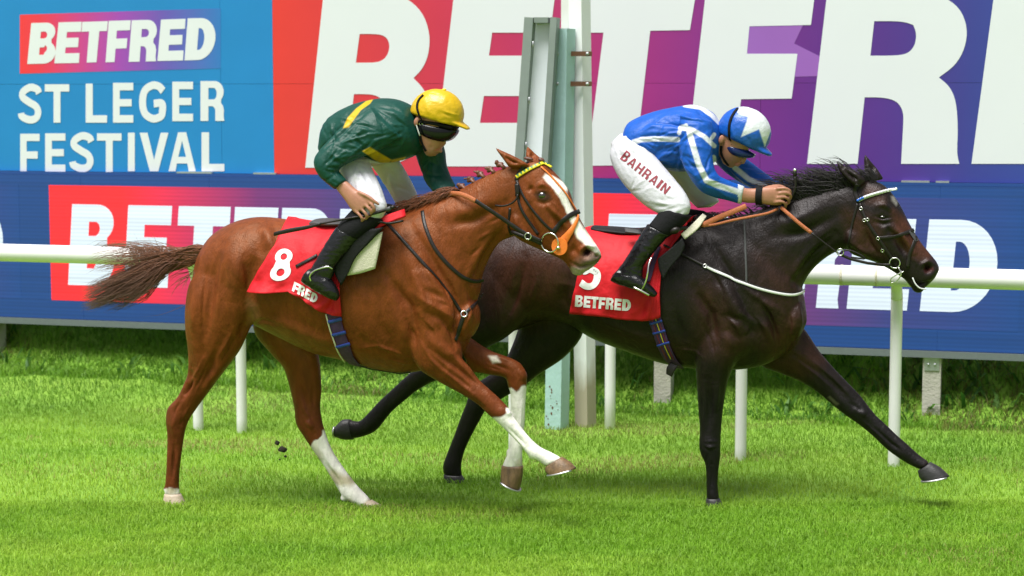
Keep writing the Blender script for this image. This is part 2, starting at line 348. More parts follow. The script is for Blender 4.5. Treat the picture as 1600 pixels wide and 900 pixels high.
# ------------------------------------------------------------------ glyphs (unit square, y up)
def arc(cx, cy, rx, ry, a0, a1, n=10):
    return [(cx+rx*math.cos(math.radians(a)), cy+ry*math.sin(math.radians(a))) for a in np.linspace(a0, a1, n)]
def stroke(pts, wx, wy):
    P = resample(crom(pts, 6), .04); T = np.gradient(P, axis=0); T /= np.linalg.norm(T, axis=1)[:, None]
    Nn = np.stack([-T[:, 1]*wx, T[:, 0]*wy], 1); return [[tuple(p) for p in np.vstack([P+Nn, (P-Nn)[::-1]])]]
def glyph(ch, t=.36, v=.22):
    if ch == 'I': return [[(0, 0), (1, 0), (1, 1), (0, 1)]]
    if ch == 'E': return [[(0, 0), (1, 0), (1, v), (t, v), (t, .5-v*.48), (.92, .5-v*.48), (.92, .5+v*.48), (t, .5+v*.48), (t, 1-v), (1, 1-v), (1, 1), (0, 1)]]
    if ch == 'F': return [[(0, 0), (t, 0), (t, .44-v*.48), (.9, .44-v*.48), (.9, .44+v*.52), (t, .44+v*.52), (t, 1-v), (1, 1-v), (1, 1), (0, 1)]]
    if ch == 'L': return [[(0, 0), (1, 0), (1, v), (t, v), (t, 1), (0, 1)]]
    if ch == 'T': return [[(.5-t/2, 0), (.5+t/2, 0), (.5+t/2, 1-v), (1, 1-v), (1, 1), (0, 1), (0, 1-v), (.5-t/2, 1-v)]]
    if ch == 'H': return [[(0, 0), (t, 0), (t, .5-v/2), (1-t, .5-v/2), (1-t, 0), (1, 0), (1, 1), (1-t, 1), (1-t, .5+v/2), (t, .5+v/2), (t, 1), (0, 1)]]
    if ch == 'N': return [[(0, 0), (t, 0), (t, .62), (1-t, 0), (1, 0), (1, 1), (1-t, 1), (1-t, .38), (t, 1), (0, 1)]]
    if ch == 'V': return [[(.5-t*.55, 0), (.5+t*.55, 0), (1, 1), (1-t, 1), (.5, .30), (t, 1), (0, 1)]]
    if ch == 'A': return [[(0, 0), (t*.95, 0), (.31, .2), (.69, .2), (1-t*.95, 0), (1, 0), (.5+t*.55, 1), (.5-t*.55, 1)], [(.36, .37), (.5, .78), (.64, .37)]]
    if ch == 'D': return [[(0, 0), (.45, 0)]+arc(.45, .5, .55, .5, -80, 80, 16)+[(.45, 1), (0, 1)], [(t, v), (t, 1-v), (.45, 1-v)]+arc(.45, .5, .55-t*.95, .5-v, 80, -80, 12)+[(.45, v)]]
    if ch == 'B':
        o = [(0, 0), (.55, 0)]+arc(.60, .275, .40, .275, -80, 55, 10)+arc(.58, .77, .37, .23, -50, 80, 10)+[(.55, 1), (0, 1)]
        h1 = [(t, v*.9), (t, .5-v*.42), (.56, .5-v*.42)]+arc(.56, (v*.48+.25), .12, .25-v*.66, 70, -70, 6)+[(.56, v*.9)]
        h2 = [(t, .5+v*.48), (t, 1-v*.9), (.54, 1-v*.9)]+arc(.54, .75-v*.21, .11, .25-v*.69, 70, -70, 6)+[(.54, .5+v*.48)]
        return [o, h1, h2]
    if ch == 'R':
        o = [(0, 0), (t, 0), (t, .37), (.48, .37)]+arc(.48, .25, .14, .12, 80, 0, 5)+[(.62, 0), (1, 0), (.97, .1), (.98, .28), (.94, .38), (.86, .45)]+arc(.60, .73, .37, .27, -45, 80, 10)+[(.55, 1), (0, 1)]
        return [o, [(t, .37+v*.9), (t, 1-v*.9), (.55, 1-v*.9)]+arc(.55, .685, .13, .315-v*.9, 70, -70, 6)+[(.55, .37+v*.9)]]
    if ch == 'S': return stroke([(.9, .76), (.82, .86), (.5, .91), (.17, .80), (.15, .66), (.45, .535), (.75, .43), (.86, .28), (.75, .13), (.45, .09), (.12, .17), (.07, .26)], t*.5, v*.5)
    if ch == 'G': return stroke([(.9, .77), (.75, .88), (.5, .91), (.22, .78), (.13, .5), (.22, .22), (.5, .09), (.75, .12), (.86, .2), (.86, .46), (.55, .46)], t*.5, v*.5)
    if ch == '8':
        o = arc(.5, .27, .5, .27, -180, 35, 16)+arc(.5, .76, .44, .24, -40, 220, 18)+arc(.5, .27, .5, .27, 145, 178, 4)
        return [o, arc(.5, .265, .20, .125, 0, 350, 12), arc(.5, .755, .17, .105, 0, 350, 12)]
    if ch == '5': return stroke([(.85, .9), (.3, .9), (.22, .55), (.5, .6), (.82, .5), (.86, .3), (.7, .12), (.4, .09), (.1, .2)], t*.45, v*.5)
def smooth_poly(pl, it=2, lim=48):
    for _ in range(it):
        out = []; n = len(pl)
        for i in range(n):
            a, b, c = np.array(pl[i-1], float), np.array(pl[i], float), np.array(pl[(i+1) % n], float)
            d1, d2 = b-a, c-b; ang = abs(math.degrees(math.atan2(d1[0]*d2[1]-d1[1]*d2[0], d1@d2)))
            if ang < lim and ang > 2: out += [tuple(b-d1*.25), tuple(b+d2*.25)]
            else: out.append(tuple(b))
        pl = out
    return pl
def fill2d(conts):
    tri = tessellate_polygon([[Vector((x, y, 0)) for x, y in c] for c in conts])
    V = [p for c in conts for p in c]; return V, [tuple(t) for t in tri]
def quad_map(q):                   # q = BL, BR, TL, TR (px) -> f(u,v)
    BL, BR, TL, TR = [np.array(p, float) for p in q]
    return lambda u, v: (BL*(1-u)+BR*u)*(1-v)+(TL*(1-u)+TR*u)*v
def slab(name, V3, F, nrm, th, m, parent):   # front face plus thickness
    V3 = np.asarray(V3); n = len(V3); V = np.vstack([V3+nrm*th, V3]); FF = list(F); E = {}
    for f in F:
        for i in range(len(f)):
            a, b = f[i], f[(i+1) % len(f)]; k = (min(a, b), max(a, b)); E.setdefault(k, []).append((a, b))
    for k, l in E.items():
        if len(l) == 1: a, b = l[0]; FF.append((b, a, a+n, b+n))
    return mk(name, V, FF, m, parent, smooth=False)
def decal(name, h, bv, conts_px, m, parent, lift=.003, maxlen=5):
    V, F = fill2d(conts_px); bm = bmesh.new(); vv = [bm.verts.new((x, y, 0)) for x, y in V]
    for f in F:
        try: bm.faces.new([vv[i] for i in f])
        except ValueError: pass
    for _ in range(5):
        E = [e for e in bm.edges if e.calc_length() > maxlen]
        if not E: break
        bmesh.ops.subdivide_edges(bm, edges=E, cuts=1); bmesh.ops.triangulate(bm, faces=bm.faces)
    bm.verts.index_update(); Q = [(v.co.x, v.co.y) for v in bm.verts]; FF = [tuple(v.index for v in f.verts) for f in bm.faces]; bm.free()
    P = []
    for q in Q:
        c = cast(bv, *q); P.append(c[0]-lift*rayd(*q)/np.linalg.norm(rayd(*q)) if c else None)
    FF = [f for f in FF if all(P[i] is not None for i in f)]
    if not FF: return None
    P = [p if p is not None else np.zeros(3) for p in P]
    used = sorted({i for f in FF for i in f}); mp = {u: i for i, u in enumerate(used)}
    return mk(name, [P[u] for u in used], [tuple(mp[i] for i in f) for f in FF], m, parent)
# ================================================================== SETTING
BANG = math.radians(16.2)
UB = np.array([math.cos(BANG), -math.sin(BANG), 0]); NB = np.array([-math.sin(BANG), -math.cos(BANG), 0]); ZZ = np.array([0, 0, 1.0])
W0 = np.array([3.49, 13.1, 0])     # a point of the screen's front plane
def BP(px, py, off=0.0): return on_plane(px, py, W0+NB*off, NB)
def bpt(a, z, off=0.0): return W0+UB*a+NB*off+ZZ*z       # along / height / proud
def along(p): return float(np.dot(p-W0, UB))
def sstep(x, a, b): t = np.clip((x-a)/(b-a), 0, 1); return t*t*(3-2*t)
def ground_z(x, y):                # x,y arrays; the turf's soil level
    q = -((x-W0[0])*NB[0]+(y-W0[1])*NB[1]); a = (x-W0[0])*UB[0]+(y-W0[1])*UB[1]
    z = -.03+.11*sstep(q, -2.0, 0)*sstep(-a, 3.5, 7.0)
    z = z+.02*np.sin(x*1.3+.4*y)*np.sin(y*1.1+1.3)*sstep(q, -6, -1)
    return z+.55*sstep(q, -.14, .72)+1.1*sstep(q, .5, 4.2)+.04*np.sin(a*2.3)*sstep(q, 0, .8)
# ground sheet: fine near the course, coarse to the horizon
gx = np.r_[np.linspace(-400, -14, 10), np.linspace(-12, 12, 121), np.linspace(14, 400, 10)]
gy = np.r_[np.linspace(-300, 2, 8), np.linspace(4, 22, 121), np.linspace(24, 700, 12)]
GX, GY = np.meshgrid(gx, gy); GZ = ground_z(GX, GY); nx = len(gx)
V = np.stack([GX, GY, GZ], -1).reshape(-1, 3); F = [(j*nx+i, j*nx+i+1, (j+1)*nx+i+1, (j+1)*nx+i) for j in range(len(gy)-1) for i in range(nx-1)]
m, t, b = newmat('turf_soil')
tc = t.nodes.new('ShaderNodeTexCoord'); n1 = t.nodes.new('ShaderNodeTexNoise'); n1.inputs['Scale'].default_value = 1.2; n1.inputs['Detail'].default_value = 8
t.links.new(tc.outputs['Object'], n1.inputs[0]); cr = t.nodes.new('ShaderNodeValToRGB')
cr.color_ramp.elements[0].position = .3; cr.color_ramp.elements[0].color = (.13, .27, .02, 1); cr.color_ramp.elements[1].position = .75; cr.color_ramp.elements[1].color = (.21, .36, .035, 1)
t.links.new(n1.outputs[0], cr.inputs[0]); t.links.new(cr.outputs[0], b.inputs['Base Color']); b.inputs['Roughness'].default_value = .9
tag(mk('ground', V, F, 'turf_soil', recalc=False), kind='structure')

# grass: single blades over everything the camera can reach
def fbm2(x, y, sc, oct=4, seed=0):
    """cheap value noise on arrays"""
    out = np.zeros(len(x)); amp = 1; tot = 0
    for o in range(oct):
        X = x*sc+seed*17.3; Y = y*sc+seed*9.1; ix = np.floor(X).astype(int); iy = np.floor(Y).astype(int); fx = X-ix; fy = Y-iy
        fx = fx*fx*(3-2*fx); fy = fy*fy*(3-2*fy)
        def hsh(a, b): return np.mod(np.sin(a*127.1+b*311.7+seed*7.7)*43758.5453, 1.0)
        out += amp*((hsh(ix, iy)*(1-fx)+hsh(ix+1, iy)*fx)*(1-fy)+(hsh(ix, iy+1)*(1-fx)+hsh(ix+1, iy+1)*fx)*fy)
        tot += amp; amp *= .5; sc *= 2.03
    return out/tot
def blades(name, x, y, z, ln, wd, lean, col, label, cat, colvar=.09):
    n = len(x); az = rng.uniform(0, 2*np.pi, n); fa = az+rng.normal(np.pi/2, .5, n)
    lx, ly = np.cos(az)*lean, np.sin(az)*lean; wx, wy = np.cos(fa)*wd/2, np.sin(fa)*wd/2
    V = np.empty((n, 5, 3), np.float32)
    V[:, 0] = np.stack([x-wx, y-wy, z], 1); V[:, 1] = np.stack([x+wx, y+wy, z], 1)
    mx, my, mz = x+lx*ln*.4, y+ly*ln*.4, z+ln*.58
    V[:, 2] = np.stack([mx+wx*.8, my+wy*.8, mz], 1); V[:, 3] = np.stack([mx-wx*.8, my-wy*.8, mz], 1)
    V[:, 4] = np.stack([x+lx*ln*1.15, y+ly*ln*1.15, z+ln*(1-.35*np.minimum(lean, 1.2)**2)], 1)
    base = (np.arange(n)*5)[:, None]
    li = np.concatenate([base+np.array([0, 1, 2, 3]), base+np.array([3, 2, 4])], 1).astype(np.int32).ravel()
    me = bpy.data.meshes.new(name); me.vertices.add(n*5); me.vertices.foreach_set('co', V.ravel())
    me.loops.add(n*7); me.loops.foreach_set('vertex_index', li)
    me.polygons.add(n*2); st = np.empty((n, 2), np.int32); st[:, 0] = np.arange(n)*7; st[:, 1] = st[:, 0]+4
    me.polygons.foreach_set('loop_start', st.ravel()); me.update(calc_edges=True); me.validate()
    c = col*(1+rng.normal(0, colvar, (n, 1))); c = np.clip(c, .003, .9)
    setcol(me, np.repeat(c, 5, 0)); o = link(name, me, 'grass_blade', None, False)
    return tag(o, label, cat, kind='stuff')
def scatter(n, y0, y1, pw=1.0):
    y = y0+(y1-y0)*rng.uniform(0, 1, n)**pw; hw = y*.30+1.3; x = rng.uniform(-1, 1, n)*hw; return x, y
x1, y1 = scatter(215000, 8.0, 10.6); x2, y2 = scatter(175000, 10.4, 15.8); x = np.r_[x1, x2]; y = np.r_[y1, y2]
q = -((x-W0[0])*NB[0]+(y-W0[1])*NB[1]); k = q < .25; x, y, q = x[k], y[k], q[k]
big = fbm2(x, y*2.2, .45, 4, 1); mid = fbm2(x*1.5, y*4, 1.3, 4, 2); fine = fbm2(x, y, 9, 2, 3); dry = fbm2(x*.8, y*2.2, .9, 5, 5)
c0 = np.array([.185, .365, .024]); c1 = np.array([.31, .49, .048]); cd = np.array([.33, .28, .10]); cdk = np.array([.030, .105, .010])
f = np.clip((big-.5)*2.2+.5+(mid-.5)*1.6, 0, 1)[:, None]; col = c0*(1-f)+c1*f
tuft = np.clip((fine-.5)*2.5, -1, 1)
dr = np.clip((dry-.56)*8, 0, 1)*(.22+.6*sstep(q, -3.4, -2.0)); dr = np.where(rng.uniform(0, 1, len(x)) < dr, rng.uniform(.4, 1, len(x)), .05*rng.uniform(0, 1, len(x)))[:, None]
col = col*(1-dr)+cd*dr
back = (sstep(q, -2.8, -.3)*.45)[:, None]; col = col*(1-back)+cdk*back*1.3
ln = (.036+.006*tuft+rng.normal(0, .007, len(x)))*(1-.1*dr[:, 0]); ln = np.clip(ln, .022, .10)
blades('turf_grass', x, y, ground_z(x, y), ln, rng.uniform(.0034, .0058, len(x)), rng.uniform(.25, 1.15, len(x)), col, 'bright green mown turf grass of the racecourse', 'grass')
# long grass and weeds on the bank under the boards
n = 100000; a = rng.uniform(-11, 3.6, n); q = rng.beta(1.1, 1.8, n)*2.6-.45
x = W0[0]+UB[0]*a-NB[0]*q; y = W0[1]+UB[1]*a-NB[1]*q
mid = fbm2(x, y, 1.8, 4, 8); keep = (q > -.1-.5*mid+.1) ; x, y, q, a, mid = [v[keep] for v in (x, y, q, a, mid)]
f = np.clip((mid-.5)*3+.45, 0, 1)[:, None]; col = np.array([.075, .21, .015])*(1-f)+np.array([.19, .37, .035])*f
dr = np.where(rng.uniform(0, 1, len(x)) < np.clip((fbm2(x, y, 1.1, 4, 21)-.6)*6, 0, .6), .7, .03)[:, None]; col = col*(1-dr)+np.array([.20, .15, .06])*dr
blades('long_bank_grass', x, y, ground_z(x, y), np.clip(.045+.09*np.clip(mid-.35, 0, 1)+rng.normal(0, .02, len(x)), .03, .2), rng.uniform(.005, .010, len(x)), rng.uniform(.3, 1.1, len(x)), col,
       'long dark green grass and weeds on the bank under the screen', 'grass')
# broad-leaved weeds
n = 2600; a = rng.uniform(-9, 2.4, n); q = rng.beta(1.2, 1.6, n)*1.8-.15; k = fbm2(a, q, 1.4, 3, 33) > .56; a, q = a[k], q[k]
x = W0[0]+UB[0]*a-NB[0]*q; y = W0[1]+UB[1]*a-NB[1]*q
f = rng.uniform(0, 1, (len(x), 1)); blades('broad_leaf_weeds', x, y, ground_z(x, y), rng.uniform(.08, .2, len(x)), rng.uniform(.02, .04, len(x)), rng.uniform(.6, 1.3, len(x)),
       np.array([.035, .12, .015])*(1-f)+np.array([.11, .24, .04])*f, 'broad leaved weeds on the bank below the screen', 'weeds')

# ---------------------------------------------------------------- LED screen
ZT, ZB = 1.628, .484
m, t, b = newmat('led_screen')     # a lit screen: weak glow through fine horizontal rows of diodes
def led_rows(t, b, colsock, glow):
    tc = t.nodes.new('ShaderNodeTexCoord'); wv = t.nodes.new('ShaderNodeTexWave'); wv.bands_direction = 'Z'; wv.inputs['Scale'].default_value = 10.5; wv.inputs['Distortion'].default_value = .15
    wv.inputs['Detail'].default_value = 1
    t.links.new(tc.outputs['Object'], wv.inputs[0])
    nz = t.nodes.new('ShaderNodeTexNoise'); nz.inputs['Scale'].default_value = 1.0; mp = t.nodes.new('ShaderNodeMapping'); mp.inputs['Scale'].default_value = (.5, .5, 26)
    t.links.new(tc.outputs['Object'], mp.inputs[0]); t.links.new(mp.outputs[0], nz.inputs[0])
    ad = t.nodes.new('ShaderNodeMath'); ad.operation = 'MULTIPLY_ADD'; t.links.new(wv.outputs['Fac'], ad.inputs[0]); ad.inputs[1].default_value = .35; t.links.new(nz.outputs[0], ad.inputs[2])
    mr = t.nodes.new('ShaderNodeMapRange'); mr.inputs['From Min'].default_value = .25; mr.inputs['From Max'].default_value = 1.1; mr.inputs['To Min'].default_value = .80; mr.inputs['To Max'].default_value = 1.14
    t.links.new(ad.outputs[0], mr.inputs[0])
    vm = t.nodes.new('ShaderNodeVectorMath'); vm.operation = 'SCALE'; t.links.new(mr.outputs[0], vm.inputs['Scale'])
    if hasattr(colsock, 'is_output'): t.links.new(colsock, vm.inputs[0])
    else: vm.inputs[0].default_value = colsock
    t.links.new(vm.outputs[0], b.inputs['Base Color']); t.links.new(vm.outputs[0], b.inputs['Emission Color']); b.inputs['Emission Strength'].default_value = glow
    b.inputs['Roughness'].default_value = .55
led_rows(t, b, (.006, .036, .155), .38)
m, t, b = newmat('led_white'); led_rows(t, b, (.50, .55, .68), .32)
m, t, b = newmat('led_logo')
at = t.nodes.new('ShaderNodeAttribute'); at.attribute_name = 'Col'; led_rows(t, b, at.outputs['Color'], .45)
mat('led_frame', (.13, .15, .16), rough=.5, bump=.1); mat('concrete_post', (.42, .40, .35), rough=.9, bump=.5, bscale=60, var=.3, vscale=9)
mat('galvanised', (.45, .47, .48), rough=.45, metal=.8, var=.2)
AL, AR = along(BP(-760, 400)), along(BP(2000, 400))
root = empty('led_screen', bpt((AL+AR)/2, ZB), 'long blue LED advertising screen with repeated white lettering on concrete posts', 'screen')
NPAN = 13
for i in range(NPAN):
    a0, a1 = AL+(AR-AL)*i/NPAN, AL+(AR-AL)*(i+1)/NPAN
    V, F = box(bpt((a0+a1)/2, (ZT+ZB)/2, -.05), UB, (a1-a0)/2-.0008, NB, .05, ZZ, (ZT-ZB)/2); mk('screen_panel', V, F, 'led_screen', root, False)
V, F = box(bpt((AL+AR)/2, ZB-.028, -.06), UB, (AR-AL)/2, NB, .07, ZZ, .024); mk('bottom_frame', V, F, 'led_frame', root, False)
V, F = box(bpt((AL+AR)/2, ZT+.012, -.06), UB, (AR-AL)/2, NB, .055, ZZ, .010); mk('top_frame', V, F, 'led_screen', root, False)
for px0, px1 in ((275, 330), (395, 430), (1233, 1262), (1408, 1452), (1462, 1483)):
    p0, p1 = along(BP(px0, 280)), along(BP(px1, 280)); V, F = box(bpt((p0+p1)/2, ZT+.028, -.03), UB, (p1-p0)/2, NB, .02, ZZ, .006); mk('bracket', V, F, 'galvanised', root, False)
# logos on the screen
def along_x(X): return (X-W0[0])/UB[0]
letters = [('B', -3.515, .375), ('E', -3.045, .36), ('T', -2.63, .42), ('F', -2.175, .345), ('R', -1.80, .40), ('E', -1.345, .40), ('D', -.86, .47)]
for k in (-2, -1, 0, 1, 2):
    dx = k*3.70
    a0, a1 = along_x(-3.66+dx), along_x(-.22+dx); a0c, a1c = max(a0, AL+.02), min(a1, AR-.02)
    if a1c-a0c > .2:
        NS = 40; V = []; F = []; C = []
        stops = [(0, (.68, .014, .024)), (.18, (.68, .014, .024)), (.34, (.36, .016, .07)), (.5, (.11, .018, .11)), (.75, (.025, .03, .14)), (1, (.006, .036, .155))]
        for i in range(NS+1):
            a = a0c+(a1c-a0c)*i/NS; fr = (a-a0)/(a1-a0); c = [np.interp(fr, [s[0] for s in stops], [s[1][j] for s in stops]) for j in range(3)]
            for z, of in ((.632, .0012), (1.545, .0012), (.632, 0.0002), (1.545, 0.0002)): V.append(bpt(a, z, of)); C.append(c)
            if i: j = i*4; F += [(j-4, j, j+1, j-3), (j-3, j+1, j+3, j-1), (j-4, j-2, j+2, j)]
        F += [(0, 1, 3, 2), (NS*4, NS*4+2, NS*4+3, NS*4+1)]
        mk('logo_field', V, F, 'led_logo', root, False, cols=np.array(C), recalc=False)
    for ch, X, wd in letters:
        a = along_x(X+dx); ww = wd/UB[0]
        if a < AL+.02 or a+ww+.1 > AR: continue
        V2, F2 = fill2d(glyph(ch, .40 if ch != 'T' else .36, .235))
        slab('letter', [bpt(a+u*ww+v*.052, .757+.64*v, .0018) for u, v in V2], F2, NB, .001, 'led_white', root)
# support posts of the screen (concrete), each standing in the bank
for px, py in ((-6, 566), (332, 600), (655, 612), (1037, 640), (1455, 657)):
    g = BP(px, py, -.08); x, y = g[0], g[1]; zb = float(ground_z(np.array([x]), np.array([y]))[0])-.3
    p = mk('screen_post', *box([x, y, (ZB-.055+zb)/2], UB, .062, NB, .06, ZZ, (ZB-.055-zb)/2), 'concrete_post', root, False)
    V, F = box([x, y, ZB-.10]+NB*.064, UB, .05, NB, .004, ZZ, .045); mk('bolt_plate', V, F, 'galvanised', p, False)
    for s in (-.022, .022):
        V, F = tube([np.array([x, y, ZB-.10])+UB*s+NB*.066, np.array([x, y, ZB-.10])+UB*s+NB*.078], .008, sub=1); mk('bolt', V, F, 'galvanised', p, False)

# ---------------------------------------------------------------- big printed board above the screen
root = empty('advertising_board', bpt((AL+AR)/2, ZT, -.12), 'tall printed advertising board, blue at left and red to purple with giant white letters', 'billboard')
attrmat('printed_panel', rough=.42, var=.03, vscale=2.5, bump=.15, bscale=1.4, bdist=.02, spec=.4)
mat('print_white', (.685, .695, .765), rough=.42, var=.02, vscale=2, bump=.15, bscale=1.4)
mat('board_steel', (.10, .10, .11), rough=.6)
OFF = -.045
stops = [(427, (0.704, 0.040, 0.035)), (520, (0.651, 0.037, 0.044)), (700, (0.546, 0.031, 0.079)), (860, (0.440, 0.026, 0.132)), (1010, (0.317, 0.025, 0.202)), (1150, (0.176, 0.022, 0.229)), (1300, (0.106, 0.022, 0.229)), (1420, (0.070, 0.031, 0.246)), (1520, (0.040, 0.048, 0.273)), (1640, (0.031, 0.062, 0.308))]
sal = [along(BP(s[0], 140, OFF)) for s in stops]
ABLUE = along(BP(427, 140, OFF))
def board_col(a):
    if a < ABLUE: return (.013, .205, .53)
    return [np.interp(a, sal, [s[1][j] for s in stops]) for j in range(3)]
seams = [AL-.1]+[along(BP(p, 130, OFF)) for p in (-400, -22, 345)]+[ABLUE]+[along(BP(p, 130, OFF)) for p in (745, 1189)]+[AR+.1]
ZS = 2.26+(147-131)/207*1.0; levels = [ZT+.024, ZS, 3.42]
for j in range(2):
    z0, z1 = levels[j]+.001, levels[j+1]-.001
    for i in range(len(seams)-1):
        a0, a1 = seams[i]+.001, seams[i+1]-.001; V = []; F = []; C = []; NS = max(2, int((a1-a0)/.08))
        for k in range(NS+1):
            a = a0+(a1-a0)*k/NS
            for z, of in ((z0, OFF), (z1, OFF), (z0, OFF-.02), (z1, OFF-.02)): V.append(bpt(a, z, of)); C.append(board_col(min(max(a, seams[i]+.01), seams[i+1]-.01)))
            if k: q = k*4; F += [(q-4, q, q+1, q-3), (q-3, q+1, q+3, q-1), (q-4, q-2, q+2, q)]
        F += [(0, 1, 3, 2), (NS*4, NS*4+2, NS*4+3, NS*4+1)]
        mk('panel', V, F, 'printed_panel', root, False, cols=np.array(C), recalc=False)
V, F = box(bpt((AL+AR)/2, 2.4, OFF-.045), UB, (AR-AL)/2+.1, NB, .015, ZZ, 1.0); mk('backing_sheet', V, F, 'board_steel', root, False)
for i in range(11):
    a = AL+(AR-AL)*(i+.5)/11; V, F = box(bpt(a, 2.05, -.22), UB, .05, NB, .05, ZZ, 1.35); mk('steel_upright', V, F, 'board_steel', root, False)
def bslab(name, conts, off, m, th=.003):
    V2, F2 = fill2d(conts); return slab(name, [BP(x, y, off) for x, y in V2], F2, NB, th, m, root)
big = {
 'B': [[(477, 262), (506, -14), (590, -14), (632, -6), (660, 18), (672, 52), (670, 85), (660, 108), (646, 122), (662, 138), (671, 160), (670, 195), (658, 230), (632, 252), (595, 261), (560, 262)],
       [(562, 53), (592, 53), (604, 58), (609, 69), (607, 83), (600, 93), (588, 98), (556, 98)], [(553, 147), (582, 147), (597, 154), (602, 168), (598, 190), (588, 204), (572, 210), (546, 210)]],
 'E': [[(678, 260), (710, -14), (868, -14), (860, 51), (769, 51), (764, 87), (850, 87), (842, 150), (756, 150), (750, 192), (845, 192), (838, 260)]],
 'T': [[(884, -14), (1088, -14), (1078, 47), (1016, 48), (992, 258), (917, 259), (943, 51), (876, 51)]],
 'F': [[(1072, 258), (1103, -14), (1274, -14), (1267, 39), (1171, 41), (1167, 84), (1246, 84), (1237, 154), (1158, 155), (1146, 257)]],
 'R': [[(1261, 256), (1293, -16), (1430, -16), (1470, -8), (1500, 12), (1512, 44), (1508, 75), (1493, 102), (1467, 121), (1484, 135), (1494, 158), (1497, 200), (1495, 240), (1499, 256), (1408, 256), (1411, 200), (1412, 175), (1402, 158), (1380, 152), (1351, 152), (1340, 256)],
       [(1366, 33), (1410, 33), (1427, 39), (1432, 52), (1430, 70), (1420, 83), (1402, 87), (1360, 87)]],
 'E2': [[(1518, 256), (1554, -14), (1720, -14), (1715, 30), (1622, 32), (1617, 85), (1700, 84), (1690, 153), (1609, 154), (1600, 195), (1700, 195), (1690, 256)]]}
for k, cs in big.items(): bslab('letter', [smooth_poly(c) for c in cs], OFF+.0015, 'print_white', .001)
mat('print_lilac', (.30, .11, .47), rough=.42, var=.15, vscale=1.5)
bslab('light_streak', [[(1160, 34), (1257, 34), (1241, 68), (1281, 88), (1277, 119), (1243, 120), (1205, 95), (1160, 92)]], OFF+.0006, 'print_lilac', .0005)
# small logo and wording on the blue part (traced from the crop at three times size)
s3 = lambda *p: [(x/3, y/3) for x, y in p]
NS = 20; V = []; F = []; C = []
TLx, TRx = 31, 345
for i in range(NS+1):
    f = i/NS; px = TLx+(TRx-TLx)*f; c = [np.interp(f, [0, .12, .5, .72, 1], v) for v in ([.80, .72, .32, .13, .03], [.04, .04, .06, .09, .17], [.05, .08, .42, .44, .50])]
    for py, of in ((115-8*f, OFF+.0012), (23-10*f, OFF+.0012), (115-8*f, OFF+.0002), (23-10*f, OFF+.0002)): V.append(BP(px, py, of)); C.append(c)
    if i: q = i*4; F += [(q-4, q, q+1, q-3), (q-3, q+1, q+3, q-1), (q-4, q-2, q+2, q)]
F += [(0, 1, 3, 2), (NS*4, NS*4+2, NS*4+3, NS*4+1)]
mk('logo_field', V, F, 'printed_panel', root, False, cols=np.array(C), recalc=False)
small = [('B', (128, 300), (258, 297), (147, 108), (268, 105)), ('E', (255, 297), (370, 295), (275, 105), (383, 102)), ('T', (372, 294), (487, 291), (386, 103), (506, 99)), ('F', (495, 292), (600, 289), (510, 98), (613, 95)),
         ('R', (603, 290), (732, 287), (618, 95), (742, 92)), ('E', (738, 286), (858, 283), (755, 92), (870, 88)), ('D', (865, 283), (1002, 279), (880, 86), (1018, 83))]
for ch, *q in small:
    f = quad_map(s3(*q)); V2, F2 = fill2d(glyph(ch, .40, .24)); slab('letter', [BP(*f(u, v), OFF+.0018) for u, v in V2], F2, NB, .001, 'print_white', root)
words = [('S', 92, 193, 393, 578), ('T', 210, 325, 395, 575), ('L', 402, 502, 392, 575), ('E', 530, 625, 388, 575), ('G', 652, 777, 383, 573), ('E', 808, 905, 383, 568), ('R', 940, 1052, 380, 567),
         ('F', 95, 186, 627, 806), ('E', 212, 307, 625, 806), ('S', 333, 438, 620, 806), ('T', 455, 570, 625, 806), ('I', 600, 632, 622, 803), ('V', 655, 790, 622, 803), ('A', 790, 918, 620, 803), ('L', 945, 1052, 620, 803)]
for ch, xa, xb, ya, yb in words:
    f = quad_map(s3((xa, yb), (xb, yb), (xa, ya), (xb, ya))); tt = {'T': .28, 'S': .30, 'G': .26, 'V': .27, 'A': .27}.get(ch, .33)
    V2, F2 = fill2d(glyph(ch, tt, .19)); slab('letter', [BP(*f(u, v), OFF+.0015) for u, v in V2], F2, NB, .001, 'print_white', root)

# ---------------------------------------------------------------- running rail
rr = empty('running_rail', on_ground(800, 700), 'white plastic running rail along the far side of the turf', 'rail')
RZ = 1.172
def rail_pt(px, cy):               # point of the rail axis seen at px
    d = rayd(px, cy); tt = (RZ-CAMH)/d[2]; return CP+d*tt
ra, rb = rail_pt(0, 394.5), rail_pt(1600, 437.5); rd = (rb-ra)/np.linalg.norm(rb-ra); L = np.linalg.norm(rb-ra)
rn = np.cross(rd, ZZ); rn /= np.linalg.norm(rn); rn = rn if rn[1] < 0 else -rn
joint = np.dot(rail_pt(1315, 430)-ra, rd)
for (s0, s1) in ((-5.5, -.7+.0), (-.698, 2.1), (2.102, joint), (joint+.002, L+3.5)):
    V, F = tube([ra+rd*s0, ra+rd*(s0+s1)/2, ra+rd*s1], .061, N=20, sub=2); mk('rail_tube', V, F, 'white_plastic', rr)
for s in (joint, joint+.21, 2.1): 
    V, F = tube([ra+rd*(s-.006), ra+rd*(s+.006)], .0632, N=20, sub=1); mk('joint_band', V, F, 'cream_cloth', rr)
